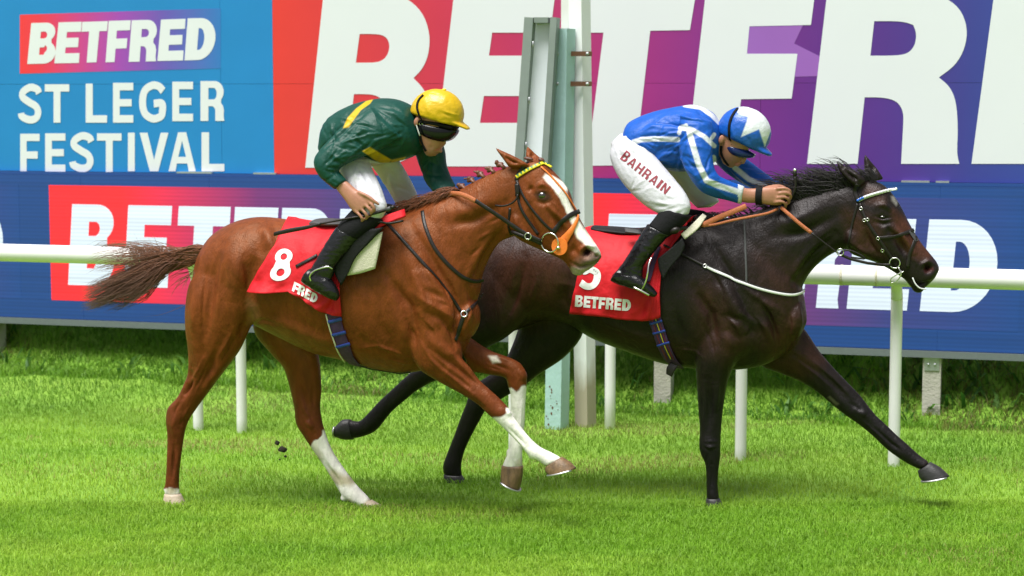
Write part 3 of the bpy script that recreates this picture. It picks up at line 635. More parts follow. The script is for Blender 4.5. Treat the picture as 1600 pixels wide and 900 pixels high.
for px, py in ((1396, 738), (1157, 717), (803, 700), (378, 669), (310, 673)):
    d = rayd(px, py); tt = np.dot(ra+rn*-.16-CP, rn)/np.dot(d, rn); g = CP+d*tt; g0 = np.array([g[0], g[1], min(g[2], .05)-.12])
    s = np.dot(g-ra, rd); tip = ra+rd*s-ZZ*.02
    pts = [g0, np.array([g[0], g[1], .6]), np.array([g[0], g[1], .98]), np.array([g[0], g[1], 1.04])+rn*.012, np.array([g[0], g[1], 1.10])+rn*.05, tip+rn*-.03-ZZ*.0]
    V, F = tube(pts, [.036, .036, .036, .036, .034, .030], N=14, sub=4); mk('post', V, F, 'white_plastic', rr)
# lone white stake beside the finishing post
g = on_ground(953, 663); rt = empty('white_stake', g, 'slim round white stake standing just right of the finishing post', 'post')
V, F = tube([g-ZZ*.12, g+ZZ*.5, g+ZZ*.78], [.037, .037, .036], N=14, sub=2); mk('stake_tube', V, F, 'white_plastic', rt)
V, F = tube([g+ZZ*.78, g+ZZ*.80], [.040, .038], N=14, sub=1); mk('stake_cap', V, F, 'white_plastic', rt)

# ---------------------------------------------------------------- finishing post: white square mast
mat('mast_white', (.80, .81, .78), rough=.45, var=.10, vscale=5, stretch=(1, 1, .15)); mat('mast_dirty', (.50, .46, .38), rough=.8, var=.35, vscale=12, stretch=(1, 1, .3))
mat('teal_paint', (.36, .54, .53), rough=.6, var=.12, vscale=7, bump=.3, bscale=30); mat('rust', (.13, .06, .03), rough=.9, var=.4, vscale=30)
mat('frame_grey', (.21, .25, .235), rough=.55, var=.12, vscale=10); mat('mirror_sky_white', (.82, .88, .92), rough=.1, spec=.8, var=.02); mat('old_white', (.66, .66, .64), rough=.7, var=.12, vscale=8)  # mirror pane: pale colour painted in for the bright sky it would reflect
m, t, b = newmat('mast_paint')      # white paint, grimy towards the ground
tc = t.nodes.new('ShaderNodeTexCoord'); sx = t.nodes.new('ShaderNodeSeparateXYZ'); t.links.new(tc.outputs['Object'], sx.inputs[0])
nz = t.nodes.new('ShaderNodeTexNoise'); nz.inputs['Scale'].default_value = 9; nz.inputs['Detail'].default_value = 6; mp = t.nodes.new('ShaderNodeMapping'); mp.inputs['Scale'].default_value = (1, 1, .25); t.links.new(tc.outputs['Object'], mp.inputs[0]); t.links.new(mp.outputs[0], nz.inputs[0])
ma = t.nodes.new('ShaderNodeMath'); ma.operation = 'MULTIPLY_ADD'; t.links.new(nz.outputs[0], ma.inputs[0]); ma.inputs[1].default_value = -.5; t.links.new(sx.outputs[2], ma.inputs[2])
cr = t.nodes.new('ShaderNodeValToRGB'); cr.color_ramp.elements[0].position = .0; cr.color_ramp.elements[0].color = (.42, .37, .28, 1); cr.color_ramp.elements[1].position = .22; cr.color_ramp.elements[1].color = (.80, .82, .82, 1)
t.links.new(ma.outputs[0], cr.inputs[0]); t.links.new(cr.outputs[0], b.inputs['Base Color']); b.inputs['Roughness'].default_value = .5
g = on_ground(915, 659); fp = empty('finishing_post', g, 'tall white square finishing post with rusty clamps, stained at its foot', 'post')
top = on_plane(905, -40, g, np.array([0, -1.0, 0]))
ax = (top-g)/np.linalg.norm(top-g); d1 = np.array([math.cos(math.radians(38)), -math.sin(math.radians(38)), 0]); d2 = np.array([math.sin(math.radians(38)), math.cos(math.radians(38)), 0])
hw = .053; H = np.linalg.norm(top-g)
for nm, s0, s1, mt in (('mast', -.15, H, 'mast_paint'),):
    V, F = box(g+ax*(s0+s1)/2, d1, hw, d2, hw, ax, (s1-s0)/2-.0005); mk(nm, V, F, mt, fp, False)
# clamps
fpn = np.array([0, -1.0, 0])
for y0 in (84, 131):
    P = [on_plane(x, y0, g+fpn*.10, fpn) for x in (864, 925)]; c = (P[0]+P[1])/2
    V, F = box(c, np.array([1., 0, 0]), np.linalg.norm(P[1]-P[0])/2, fpn, .008, ZZ, .016); cl = mk('clamp', V, F, 'rust', fp, False)
    V, F = tube([c+np.array([-.10, -.008, 0]), c+np.array([-.10, -.03, 0])], .012, sub=1); mk('bolt', V, F, 'galvanised', cl, False)
    V, F = tube([c+np.array([.10, -.008, 0]), c+np.array([.10, -.03, 0])], .012, sub=1); mk('bolt', V, F, 'galvanised', cl, False)
# teal steel column with mirror box
g2 = on_ground(870, 662); tm = empty('mirror_column', g2, 'pale teal steel column carrying a tall grey framed finish mirror', 'column')
zt = on_plane(878, 45, g2, fpn)[2]
e1 = np.array([math.cos(math.radians(30)), -math.sin(math.radians(30)), 0]); e2 = np.array([math.sin(math.radians(30)), math.cos(math.radians(30)), 0])
lean = (on_plane(880, 45, g2, fpn)-g2); lean /= np.linalg.norm(lean)
V, F = box(g2+lean*(zt/2-.08), e1, .062, e2, .06, lean, zt/2+.08); mk('steel_column', V, F, 'teal_paint', tm, False)
V, F = box(on_plane(886, 20, g2-fpn*.12, fpn), e1, .03, e2, .03, ZZ, .6); mk('rear_pole', V, F, 'old_white', tm, False)
for i in range(26):                # rust spots at the foot and a stain
    zz = abs(random.gauss(0, .22)); s = random.choice([(e1, -e2, random.uniform(-.05, .05)), (e2, e1, random.uniform(-.05, .05))])
    if random.random() < .55: c = g2+lean*zz+e1*random.uniform(-.055, .055)-e2*.061; uu, nn = e1, -e2
    else: c = g2+lean*zz-e1*.063+e2*random.uniform(-.05, .05); uu, nn = e2, -e1
    r = random.uniform(.003, .010); pts = [c+uu*math.cos(t)*r*random.uniform(.6, 1.2)+ZZ*math.sin(t)*r*random.uniform(.6, 1.6) for t in np.linspace(0, 6.28, 8, endpoint=False)]
    slab('rust_spot', pts, [tuple(range(8))], nn, .0006, 'rust', tm)
# mirror frame: four bars and a recessed pane, leaning slightly
q = {'TL': (819, 27), 'TR': (870, 27), 'BL': (803, 262), 'BR': (856, 262)}
off = .16; Pq = {k: on_plane(*v, g2+fpn*off, fpn) for k, v in q.items()}
up = Pq['TL']-Pq['BL']; up /= np.linalg.norm(up); rx = np.array([1., 0, 0]); back = np.array([.25, 1, 0]); back /= np.linalg.norm(back)
def bar(a, b, hw, hd, name, m):
    a, b = np.asarray(a), np.asarray(b); d = b-a; L = np.linalg.norm(d); d /= L; s = np.cross(d, back); s /= np.linalg.norm(s)
    V, F = box((a+b)/2+back*hd, d, L/2, s, hw, back, hd); return mk(name, V, F, m, tm, False)
hwL, hwR = .030, .022
bar(Pq['TL']+rx*hwL-up*.0, Pq['BL']+rx*hwL-up*.35, hwL, .055, 'mirror_frame_bar', 'frame_grey'); bar(Pq['TR']-rx*hwR, Pq['BR']-rx*hwR-up*.35, hwR, .055, 'mirror_frame_bar', 'frame_grey')
bar(Pq['TL']+rx*.066-up*.018, Pq['TR']-rx*.058-up*.018, .018, .053, 'mirror_frame_bar', 'frame_grey')
bar(Pq['BL']+rx*.066-up*.33, Pq['BR']-rx*.058-up*.33, .018, .053, 'mirror_frame_bar', 'frame_grey')
Vp = [Pq['TL']+rx*.05-up*.03+back*.09, Pq['TR']-rx*.05-up*.03+back*.09, Pq['BR']-rx*.05-up*.33+back*.02, Pq['BL']+rx*.05-up*.33+back*.02]
slab('mirror_pane', Vp, [(0, 1, 2, 3)], -back, .004, 'mirror_sky_white', tm)
for f in (.18, .55, .85):
    c = Pq['TL']*(1-f)+Pq['BL']*f+rx*.07+back*.004; V, F = tube([c-up*.02, c+up*.02], .008, sub=1); mk('hinge', V, F, 'galvanised', tm)
# litter on the bank, clods in the air
def lump(name, c, r, m, label, cat, group=None, sc=(1, 1, 1)):
    bm = bmesh.new(); bmesh.ops.create_icosphere(bm, subdivisions=2, radius=r)
    for v in bm.verts: v.co *= 1+.45*noise.noise(v.co*(2.2/r)+Vector((c[0]*9, 3, 1))); v.co.x *= sc[0]; v.co.y *= sc[1]; v.co.z *= sc[2]
    V = [np.array(v.co)+c for v in bm.verts]; F = [tuple(v.index for v in f.verts) for f in bm.faces]; bm.free()
    return tag(mk(name, V, F, m), label, cat, group)
p = BP(91, 517, -.35); p[2] = float(ground_z(p[:1], p[1:2])[0])+.13
lump('litter', p, .035, 'white_plastic', 'crumpled white scrap of litter in the long grass under the screen', 'litter', sc=(1, 1, .6))
lump('turf_clod', FA.P(441, 702, .05), .020, 'turf_clod_earth', 'larger dark clod of turf flying behind the hind hoof', 'clod', 'flying clods', sc=(1.2, 1, .8))
lump('turf_clod', FA.P(433, 692, .05), .013, 'turf_clod_earth', 'small dark clod of turf flying above the larger clod', 'clod', 'flying clods')
lump('soil_crumb', FA.P(446, 713, .05), .007, 'turf_clod_earth', 'tiny soil crumb flying just below the larger clod', 'crumb', 'flying clods')
lump('soil_crumb', FA.P(437, 718, .05), .005, 'turf_clod_earth', 'lowest and tiniest soil crumb flying beneath the clods', 'crumb', 'flying clods')
# ================================================================== HORSES
def hoof_part(h, parent, secs, m, shoe=True):
    V, F = loft(h, secs, N=18, sub=4, e=2.3, cap0=.1, cap1=.05); o = mk('hoof', V, F, m, parent)
    if shoe:
        a, b_, hw, b = secs[-1]; p1, p2 = h.P(*a, b), h.P(*b_, b); c = (p1+p2)/2; d = (p1-p2)/2
        prev = secs[-2]; q = (h.P(*prev[0], prev[3])+h.P(*prev[1], prev[3]))/2; ax = c-q; ax /= np.linalg.norm(ax)
        R = [c+ax*.002+d*1.04*math.cos(t)+h.n*hw*1.04*math.sin(t) for t in np.linspace(-2.4, 2.4, 20)] if np.linalg.norm(d) > 0 else []
        Nn = [ax]*len(R); V, F = band(R, Nn, .018, .010); mk('horseshoe', V, F, 'shoe_alloy', o)
    return o
def eye_part(h, parent, bv, px, py, r, lids=True, squash=1.0):
    q = cast(bv, px, py); c = q[0]-q[1]*r*.55; t1 = np.cross(q[1], ZZ); t1 /= np.linalg.norm(t1); t2 = np.cross(q[1], t1); R = []
    for i in range(1, 10):
        f = math.pi*i/10; th = np.linspace(0, 2*np.pi, 16, endpoint=False)
        R.append(c+q[1]*r*math.cos(f)+r*math.sin(f)*(np.outer(np.cos(th), t1*1.15)+np.outer(np.sin(th), t2*squash)))
    V, F = rings_mesh(R, .2, .2); return mk('eye', V, F, 'eye_dark', parent)

def lerp(c, col, f): return c*(1-f[:, None])+np.array(col)*f[:, None]
# ------------------------------------------------------------------ chestnut
h = FA; S = Soup()
hn = math.radians(31); NH = np.array([-math.sin(hn), -math.cos(hn), 0])      # the head is turned a little to the rail's near side
trunk = [((318, 390), (312, 470), .11), ((338, 364), (330, 500), .20), ((369, 346), (365, 512), .25), ((402, 339), (397, 506), .268), ((441, 342), (440, 526), .265), ((490, 350), (490, 550), .27),
         ((545, 352), (541, 563), .275), ((600, 343), (592, 577), .262), ((645, 328), (640, 582), .235), ((688, 322), (690, 570), .20), ((720, 345), (724, 548), .155), ((738, 400), (738, 515), .10)]
S.add(*loft(h, trunk, N=48, sub=8, e=2.15))
S.add(*loft(h, [((630, 330), (690, 530), .18), ((678, 310), (742, 475), .15), ((712, 298), (752, 434), .115), ((745, 281), (765, 402), .092), ((775, 267), (782, 378), .08), ((802, 257), (806, 368), .076), ((826, 252), (820, 350), .07)], N=22, sub=4, e=2.1))
S.add(*loft(h, [((832, 249), (802, 345), .062), ((852, 256), (806, 369), .083), ((872, 277), (824, 381), .092), ((886, 296), (844, 390), .090), ((893, 316), (860, 397), .078), ((902, 337), (873, 403), .066), ((914, 358), (883, 409), .058), ((926, 376), (890, 418), .055), ((936, 391), (897, 426), .052), ((939, 401), (914, 425), .038)], N=22, sub=4, e=2.3, n=NH, cap1=.3))
S.add(*ellipsoid(h, 818, 345, 26, 24, .085, .005, 20, n=NH))                                           # cheek
S.add(*ellipsoid(h, 902, 424, 10, 7, .030, 0, 20, n=NH)); S.add(*ellipsoid(h, 916, 396, 13, 11, .055, .0, 40, n=NH))   # chin, nostril
S.add(*ellipsoid(h, 850, 298, 14, 8, .090, 0, 45, n=NH))                                              # brow
# ears: near laid back and up, far behind the poll
S.add(*loft(h, [((795, 262), (826, 258), .030, .055), ((790, 254), (818, 252), .034, .062), ((781, 242), (801, 243), .026, .065), ((775, 234), (786, 236), .014, .065), ((772, 229), (775, 230), .004, .065)], N=12, sub=3, n=NH))
S.add(*loft(h, [((822, 252), (849, 253), .028, -.05), ((822, 243), (844, 247), .030, -.055), ((822, 235), (836, 240), .020, -.06), ((823, 228), (827, 230), .006, -.06)], N=12, sub=3, n=NH))
# near hind, far hind
S.add(*loft(h, [((325, 405), (430, 385), .09, .13), ((298, 440), (425, 440), .105, .155), ((291, 478), (405, 482), .11, .165), ((291, 514), (388, 518), .102, .16), ((295, 550), (374, 548), .085, .15), ((293, 583), (352, 578), .064, .14), ((279, 618), (328, 610), .052, .135), ((262, 638), (306, 640), .046, .13), ((260, 660), (293, 661), .044, .13), ((262, 684), (287, 685), .035, .13), ((260.5, 731), (281, 731), .031, .13), ((258.5, 757), (279.5, 757), .034, .13), ((258, 772), (281, 773), .034, .13)], N=20, sub=4))
S.add(*loft(h, [((405, 440), (480, 470), .10, -.12), ((396, 510), (488, 525), .10, -.13), ((421, 548), (498, 560), .085, -.135), ((443, 573), (501, 590), .068, -.135), ((453, 605), (502, 612), .056, -.135), ((460, 638), (500, 634), .05, -.135), ((463, 662), (503, 657), .047, -.135), ((475, 682), (509, 678), .042, -.135), ((495, 712), (517, 699), .034, -.135), ((508, 731), (528, 718), .032, -.135), ((524, 757), (545, 742), .033, -.135), ((537, 777), (560, 761), .038, -.135), ((553, 788), (574, 775), .034, -.135), ((562, 792), (580, 783), .036, -.135)], N=20, sub=4))
# near fore (reaching), far fore (folded)
S.add(*loft(h, [((640, 500), (700, 470), .08, .13), ((643, 545), (712, 520), .085, .14), ((654, 574), (716, 552), .08, .14), ((672, 588), (734, 574), .068, .135), ((700, 604), (749, 594), .056, .13), ((722, 616), (770, 613), .048, .13), ((744, 630), (787, 629), .043, .13), ((764, 648), (797, 641), .044, .13), ((777, 660), (803, 652), .036, .13), ((797, 679), (815, 668), .031, .13), ((813, 696), (829, 685), .031, .13), ((828, 714), (845, 699), .038, .13), ((842, 721), (860, 706), .034, .13), ((853, 729), (877, 715), .036, .13)], N=20, sub=4))
S.add(*loft(h, [((700, 500), (735, 560), .08, -.13), ((735, 528), (738, 578), .072, -.135), ((765, 547), (762, 585), .058, -.135), ((792, 557), (782, 588), .047, -.135), ((811, 566), (791, 592), .045, -.135), ((822, 582), (793, 600), .044, -.135), ((823, 600), (796, 609), .042, -.135), ((821.5, 622), (798, 622), .034, -.135), ((820, 658), (798, 658), .031, -.135), ((817.5, 688), (797, 688), .033, -.135), ((816, 706), (793, 708), .038, -.135), ((816.5, 722), (788, 720), .036, -.135), ((816, 730), (784, 730), .036, -.135)], N=20, sub=4))
# muscle masses that show
for x_, y_, r_, b_ in ((831, 713, 6, .13), (796, 707, 6, -.135), (537, 779, 6, -.135), (259, 764, 4, .13)): S.add(*ellipsoid(h, x_, y_, r_, r_*.8, .022, b_, 40))
for x_, y_, r_, w_, b_ in ((782, 643, 15, .042, .135), (811, 585, 15, .044, -.13), (276, 646, 13, .040, .135), (485, 660, 16, .045, -.13)): S.add(*ellipsoid(h, x_, y_, r_, r_*.75, w_, b_, 50))
S.add(*ellipsoid(h, 690, 545, 38, 30, .10, .12, 60)); S.add(*ellipsoid(h, 728, 500, 20, 34, .12, .03, 10)); S.add(*ellipsoid(h, 660, 470, 45, 70, .06, .175, -25))
me = fuse(S, .0068, 13)
sculpt(me, h, [  # strokes: px polyline, radius px, height m
 ([(640, 350), (672, 400), (700, 450), (722, 505)], 7, -.010), ([(628, 380), (650, 430), (668, 480), (690, 520)], 12, .010), ([(605, 430), (640, 480), (652, 530)], 7, -.011), ([(612, 470), (630, 520), (640, 560)], 10, .006),
 ([(655, 480), (690, 500), (708, 520)], 6, -.007), ([(665, 520), (690, 545), (705, 570)], 8, .006), ([(672, 545), (715, 575), (755, 608)], 4, -.007), ([(690, 540), (730, 575), (770, 610)], 5, .006), ([(680, 570), (720, 598), (755, 630)], 4, .004), ([(705, 582), (740, 612)], 3, -.005),
 ([(660, 450), (700, 470)], 5, -.005), ([(640, 455), (690, 485), (710, 500)], 4, .004),
 ([(395, 490), (388, 450), (392, 420), (405, 395)], 12, -.016), ([(385, 500), (376, 530)], 7, -.010), ([(345, 380), (332, 430), (325, 490), (318, 550)], 8, -.010), ([(310, 430), (302, 490), (303, 540)], 9, .006), ([(360, 375), (370, 430), (362, 480)], 16, .010), ([(340, 540), (330, 575), (312, 610)], 5, -.008), ([(355, 550), (340, 580), (322, 605)], 6, .006), ([(302, 590), (285, 622)], 4, -.012), ([(300, 575), (292, 600)], 5, -.006),
 ([(405, 350), (420, 370), (425, 395)], 10, .010), ([(440, 470), (470, 510), (520, 530)], 14, -.006), ([(400, 500), (440, 505), (500, 530), (560, 548)], 8, .005), ([(590, 500), (610, 530), (618, 560)], 8, -.006), ([(560, 520), (575, 545)], 6, -.004),
 ([(275, 640), (270, 665), (276, 690)], 4, .004), ([(290, 650), (282, 668)], 4, -.005), ([(272, 700), (270, 745)], 2.5, -.004), ([(279, 700), (276, 745)], 2.5, .002),
 ([(790, 640), (800, 650)], 4, .004), ([(790, 665), (825, 700)], 2.5, -.004), ([(800, 662), (832, 695)], 2.5, .003), ([(805, 640), (806, 690)], 2.5, -.003, -.3, 0), ([(505, 720), (535, 760)], 3, -.004, -.3, 0), ([(470, 600), (478, 640)], 4, -.005, -.3, 0), ([(478, 655), (490, 672)], 4, .006, -.3, 0), ([(760, 565), (800, 580)], 4, -.005, -.3, 0),
 # neck and head
 ([(690, 330), (730, 330), (780, 300)], 12, .006), ([(700, 350), (740, 345), (790, 318)], 8, -.008), ([(738, 440), (760, 395), (790, 350)], 6, -.010), ([(728, 440), (748, 400), (780, 360)], 7, .006), ([(752, 430), (772, 390), (795, 365)], 4, .005),
 ([(802, 330), (808, 350), (826, 372), (845, 384)], 4, .006), ([(845, 375), (835, 360), (828, 340), (826, 320)], 6, -.006), ([(852, 318), (872, 338), (890, 362)], 4, .006), ([(858, 330), (875, 350), (884, 372)], 5, -.008), ([(838, 292), (848, 288), (862, 298)], 4, .007), ([(836, 314), (850, 318), (860, 314)], 3.5, -.005), ([(826, 290), (832, 300)], 5, -.006),
 ([(847, 305)], 5, -.003), ([(838, 303), (845, 298), (855, 299), (860, 306)], 2.2, .002), ([(913, 398), (918, 392), (923, 393)], 4.5, -.022), ([(908, 402), (907, 391), (916, 384), (928, 387), (932, 394)], 3.2, .007), ([(892, 410), (906, 418), (925, 415), (934, 409)], 2.2, -.010), ([(889, 400), (900, 380)], 4, -.004), ([(912, 408), (926, 406)], 3.5, .004), ([(930, 398), (936, 402)], 2.5, -.006), ([(895, 385), (903, 400)], 5, -.004),
 ([(786, 243), (800, 252), (812, 256)], 4, -.012), ([(828, 238), (838, 246)], 4, -.008)], gain=2.3)
sculpt(me, h, [  # veins, tendons, skin folds
 ([(560, 545), (590, 540), (615, 548), (640, 560)], 2.2, .004), ([(585, 530), (600, 545), (620, 552)], 2, .003), ([(600, 560), (625, 566), (645, 570)], 2, .003), ([(655, 530), (672, 560), (690, 580)], 2.2, .004), ([(690, 530), (712, 560), (740, 590), (765, 612)], 2.2, .004), ([(668, 552), (700, 580), (730, 604)], 2.2, -.004), ([(710, 556), (745, 592), (775, 622)], 2, -.004), ([(742, 625), (760, 640)], 2.4, -.004),
 ([(700, 440), (712, 465), (716, 490)], 3, -.006), ([(730, 465), (735, 490), (728, 515)], 3.5, .008), ([(745, 470), (748, 495)], 2.5, -.006), ([(690, 500), (705, 520), (712, 545)], 2.5, -.007), ([(660, 495), (680, 515), (688, 540)], 3, .006), ([(635, 500), (648, 525), (650, 555)], 3, -.006), ([(655, 400), (672, 430), (690, 455)], 4, .006), ([(645, 420), (664, 455), (672, 480)], 3, -.005), ([(680, 470), (705, 480)], 2.5, -.004),
 ([(330, 400), (320, 440), (316, 490), (318, 530)], 3, -.006), ([(350, 395), (344, 440), (338, 500)], 3, .004), ([(380, 400), (388, 440), (384, 480)], 4, -.005), ([(372, 520), (358, 548), (344, 570)], 2.6, -.006), ([(365, 512), (352, 540), (336, 565)], 3, .005), ([(330, 560), (314, 590), (300, 615)], 2.4, -.006), ([(318, 560), (306, 585), (292, 612)], 2.4, .005), ([(282, 625), (274, 640), (270, 660)], 2.2, -.005), ([(298, 632), (288, 650), (284, 668)], 2.2, .005), ([(264, 680), (263, 720), (262, 752)], 2, .003), ([(273, 685), (271, 720), (270, 752)], 2, -.004),
 ([(395, 508), (410, 500), (440, 510)], 3, -.006), ([(450, 545), (500, 545), (540, 555)], 3, -.003), ([(420, 380), (440, 400), (436, 430)], 6, .004),
 ([(860, 312), (874, 328), (888, 348)], 2, .004), ([(868, 352), (878, 366), (884, 384)], 2, -.005), ([(828, 330), (834, 352), (846, 372)], 2.2, -.004), ([(850, 320), (858, 336), (862, 350)], 2, -.003), ([(805, 300), (812, 318)], 3, -.004), ([(760, 350), (785, 338)], 2.5, -.004), ([(745, 375), (770, 360)], 2.5, .004), ([(735, 400), (752, 384)], 2.2, -.004), ([(470, 610), (476, 640), (488, 665)], 2.2, .005, -.4, 0), ([(488, 600), (490, 640)], 2.4, -.005, -.4, 0), ([(500, 700), (530, 745)], 2, .004, -.4, 0), ([(770, 555), (800, 566)], 2.2, .005, -.4, 0), ([(760, 572), (785, 580)], 2.2, -.005, -.4, 0), ([(806, 578), (812, 595)], 2.5, -.005, -.4, 0), ([(815, 620), (812, 690)], 2, .003, -.4, 0)], gain=1.5)
co = getco(me); Q = project(co); bb = h.b(co); N_ = len(co)
nz1 = nz3(co, 3.1); nz2 = nz3(co, 26)
C = np.tile(np.array([.156, .0375, .0085]), (N_, 1)); C = C*(1+.16*nz1[:, None])
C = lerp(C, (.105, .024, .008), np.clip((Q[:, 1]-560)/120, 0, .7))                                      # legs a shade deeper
C = lerp(C, (.21, .07, .024), .6*softpoly(Q, [(395, 480), (420, 500), (560, 556), (640, 575), (630, 590), (500, 565), (400, 525)], 10))  # paler belly
C = lerp(C, (.28, .13, .06), .8*softpoly(Q, [(388, 470), (400, 480), (404, 500), (390, 505)], 8))
white = np.array([.78, .755, .70]); jag = nz2*5
def sock(poly, bl, bh): return np.where((bb > bl) & (bb < bh), softpoly(Q+np.stack([jag, jag*.6], 1), poly, 1.2), 0)
for poly, bl, bh in (([(240, 764), (300, 764), (300, 830), (240, 830)], 0, 1), ([(478, 700), (490, 692), (508, 672), (512, 690), (540, 720), (620, 800), (560, 840), (500, 760)], -1, -.02),
                     ([(758, 655), (785, 650), (796, 634), (812, 650), (900, 720), (900, 760), (830, 745), (775, 675)], .04, 1), ([(785, 610), (798, 605), (806, 612), (815, 604), (835, 600), (835, 760), (770, 760), (780, 690)], -1, -.02)):
    C = lerp(C, white, sock(poly, bl, bh)); 
C = lerp(C, (.36, .30, .16), .75*np.clip(nz3(co, 11)*2.5+.1, 0, 1)*np.clip((Q[:, 1]-680)/40, 0, 1)*(C[:, 1] > .4))
blaze = softpoly(Q+np.stack([jag*.6, jag*.4], 1), [(849, 277), (853, 272), (862, 274), (880, 284), (887, 293), (886, 303), (889, 312), (897, 332), (911, 355), (925, 372), (945, 390), (946, 402), (936, 398), (926, 392), (912, 380), (902, 372), (897, 362), (893, 348), (885, 332), (876, 312), (866, 296), (856, 286)], 1.5)
C = lerp(C, white, blaze)
mz = np.clip((Q[:, 0]*.75+Q[:, 1]*.66-938)/22, 0, 1)*(Q[:, 0] > 870)*(Q[:, 1] < 440); C = lerp(C, (.16, .115, .10), mz*.9*(1-blaze*.6))
C = lerp(C, (.42, .33, .30), .8*softpoly(Q, [(893, 418), (915, 420), (930, 412), (935, 420), (912, 436), (892, 430)], 3))
C = lerp(C, (.03, .012, .012), softpoly(Q, [(911, 394), (916, 389), (923, 391), (925, 397), (919, 401), (912, 400)], 1.5))
C = lerp(C, (.035, .014, .009), .95*softpoly(Q, [(835, 304), (841, 298), (851, 297), (860, 304), (862, 311), (852, 316), (841, 313)], 3)*(bb > -.02))
C = lerp(C, (.10, .035, .015), .7*softpoly(Q, [(770, 228), (784, 240), (790, 246), (782, 246)], 2)); C = lerp(C, (.75, .7, .6), (softpoly(Q, [(763, 556), (776, 556), (782, 566), (770, 567)], 2)*(bb < 0))*.9)
setcol(me, C)
root = empty('race_horse', h.p0, 'galloping chestnut race horse with white blaze and white socks', 'horse', 'galloping race horses')
CH = root
setco(me, getco(me)-wloc(root)); bodyA = link('body', me, 'chestnut_coat', root)
BVA = bvh_of(bodyA)
eye_part(h, root, BVA, 847, 305, .024)
hoof_part(h, root, [((258, 771), (282, 772), .036, .13), ((256, 783), (288, 785), .05, .13), ((255, 792), (293, 793), .056, .13)], 'hoof_pale', False)
hoof_part(h, root, [((560, 793), (580, 781), .036, -.135), ((568, 799), (594, 789), .046, -.135), ((574, 803), (600, 796), .05, -.135)], 'hoof_pale', False)
hoof_part(h, root, [((852, 730), (878, 714), .038, .13), ((853, 737), (890, 722), .05, .13), ((857, 741.5), (900, 732), .056, .13)], 'hoof_horn')
hoof_part(h, root, [((817, 728), (784, 727), .036, -.135), ((816, 746), (783, 740), .046, -.135), ((811, 766), (783, 750), .052, -.135)], 'hoof_horn')
# tail: streaming back
def hair_curve(h, pts, jit, n=9):
    P = crom(pts, 3); return np.array([h.P(*p) for p in P])
Pl = []; Cl = []
for i in range(1500):
    f = random.random(); g_ = random.gauss(0, 1)
    ex = random.uniform(124, 208); top_e = 440-(ex-128)*.25; ey = top_e+(random.betavariate(1.3, 1.2))*(50 if ex > 160 else 40)+4
    if random.random() < .14: ex, ey = random.uniform(132, 205), random.uniform(384, 430)
    b0 = random.uniform(-.035, .035); bt = random.gauss(0, .06)
    s0 = random.uniform(0, 34); r0 = (316-s0*.75+random.uniform(-4, 4), 392+s0*.55+random.uniform(-7, 7))
    mx = r0[0]*.55+ex*.45; my = r0[1]*.55+ey*.45-random.uniform(-2, 14)
    pts = [(r0[0]+6, r0[1]-2, b0), (r0[0]-18, r0[1]+2+random.uniform(-6, 6), b0), (mx, my, (b0+bt)/2), (ex+25, ey-6+random.uniform(-5, 5), bt), (ex, ey+random.uniform(-4, 8), bt*1.2)]
    if random.random() < .07: pts = pts[:3]+[(pts[2][0]-20, pts[2][1]-random.uniform(8, 40), bt)]
    Pl.append(hair_curve(h, pts, 0)); k = random.uniform(.7, 1.3)
    low = min(1, max(0, (ey-420)/50))
    Cl.append((np.array([.22, .070, .025])*k*(1-.35*low), np.array([.13, .06, .032])*k*(1-.65*low)+np.array([.02, .012, .01])*low))
for i in range(26):               # stray wisps
    bx, by = random.uniform(288, 312), random.uniform(395, 440); L = random.uniform(25, 60); a = random.uniform(2.4, 4.6)
    pts = [(bx, by, .0), (bx+math.cos(a)*L*.5, by-math.sin(a)*L*.4-6*0, .02), (bx+math.cos(a)*L*.8, by-math.sin(a)*L*.6+8, .03)]
    Pl.append(hair_curve(h, pts, 0)); Cl.append((np.array([.2, .07, .03]), np.array([.25, .12, .07])))
Pl.append(hair_curve(h, [(300, 440, 0), (298, 470, .02), (282, 480, .03), (250, 492, .03), (218, 495, .02)], 0)); Cl.append((np.array([.12, .04, .02]),)*2)
strands('tail', Pl, 'hair', root, Cl, .0019)
V, F = loft(h, [((322, 384), (306, 408), .035), ((300, 388), (285, 416), .032), ((270, 396), (255, 424), .03), ((235, 410), (222, 432), .02), ((205, 425), (198, 437), .008)], N=12); mk('tail_dock', V, F, 'hair', root, cols=np.tile([.10, .035, .016], (len(V), 1)))
# plaited mane: a row of small knots
pl = resample([(722, 292), (744, 277), (765, 267), (783, 258), (798, 252)], 15)
for i, p in enumerate(pl):
    S2 = Soup(); r_ = random.uniform; S2.add(*ellipsoid(h, p[0]-1, p[1]-1, 6.5, 3.6, .018, .006, -30+r_(-15, 15))); S2.add(*ellipsoid(h, p[0]-5+r_(-2, 2), p[1]-4+r_(-2, 1), 3.8, 3.2, .015, .010, -30)); S2.add(*ellipsoid(h, p[0]-8+r_(-2, 2), p[1]-6+r_(-2, 3), 2.2, 1.8, .010, .014)); S2.add(*ellipsoid(h, p[0]+4, p[1]+2, 6, 3.2, .016, .016, 40))
    m2 = fuse(S2, .004, 2); setcol(m2, np.tile([.13, .042, .022], (len(m2.vertices), 1))); setco(m2, getco(m2)-wloc(root)); link('mane_plait', m2, 'hair', root)
S2 = Soup(); S2.add(*ellipsoid(h, 846, 250, 6, 3.5, .018, .0, 30)); S2.add(*ellipsoid(h, 826, 248, 8, 3, .014, .02, 10)); m2 = fuse(S2, .004, 2); setcol(m2, np.tile([.10, .035, .02], (len(m2.vertices), 1))); setco(m2, getco(m2)-wloc(root)); link('forelock_plait', m2, 'hair', root)
Pl = []; Cl = []
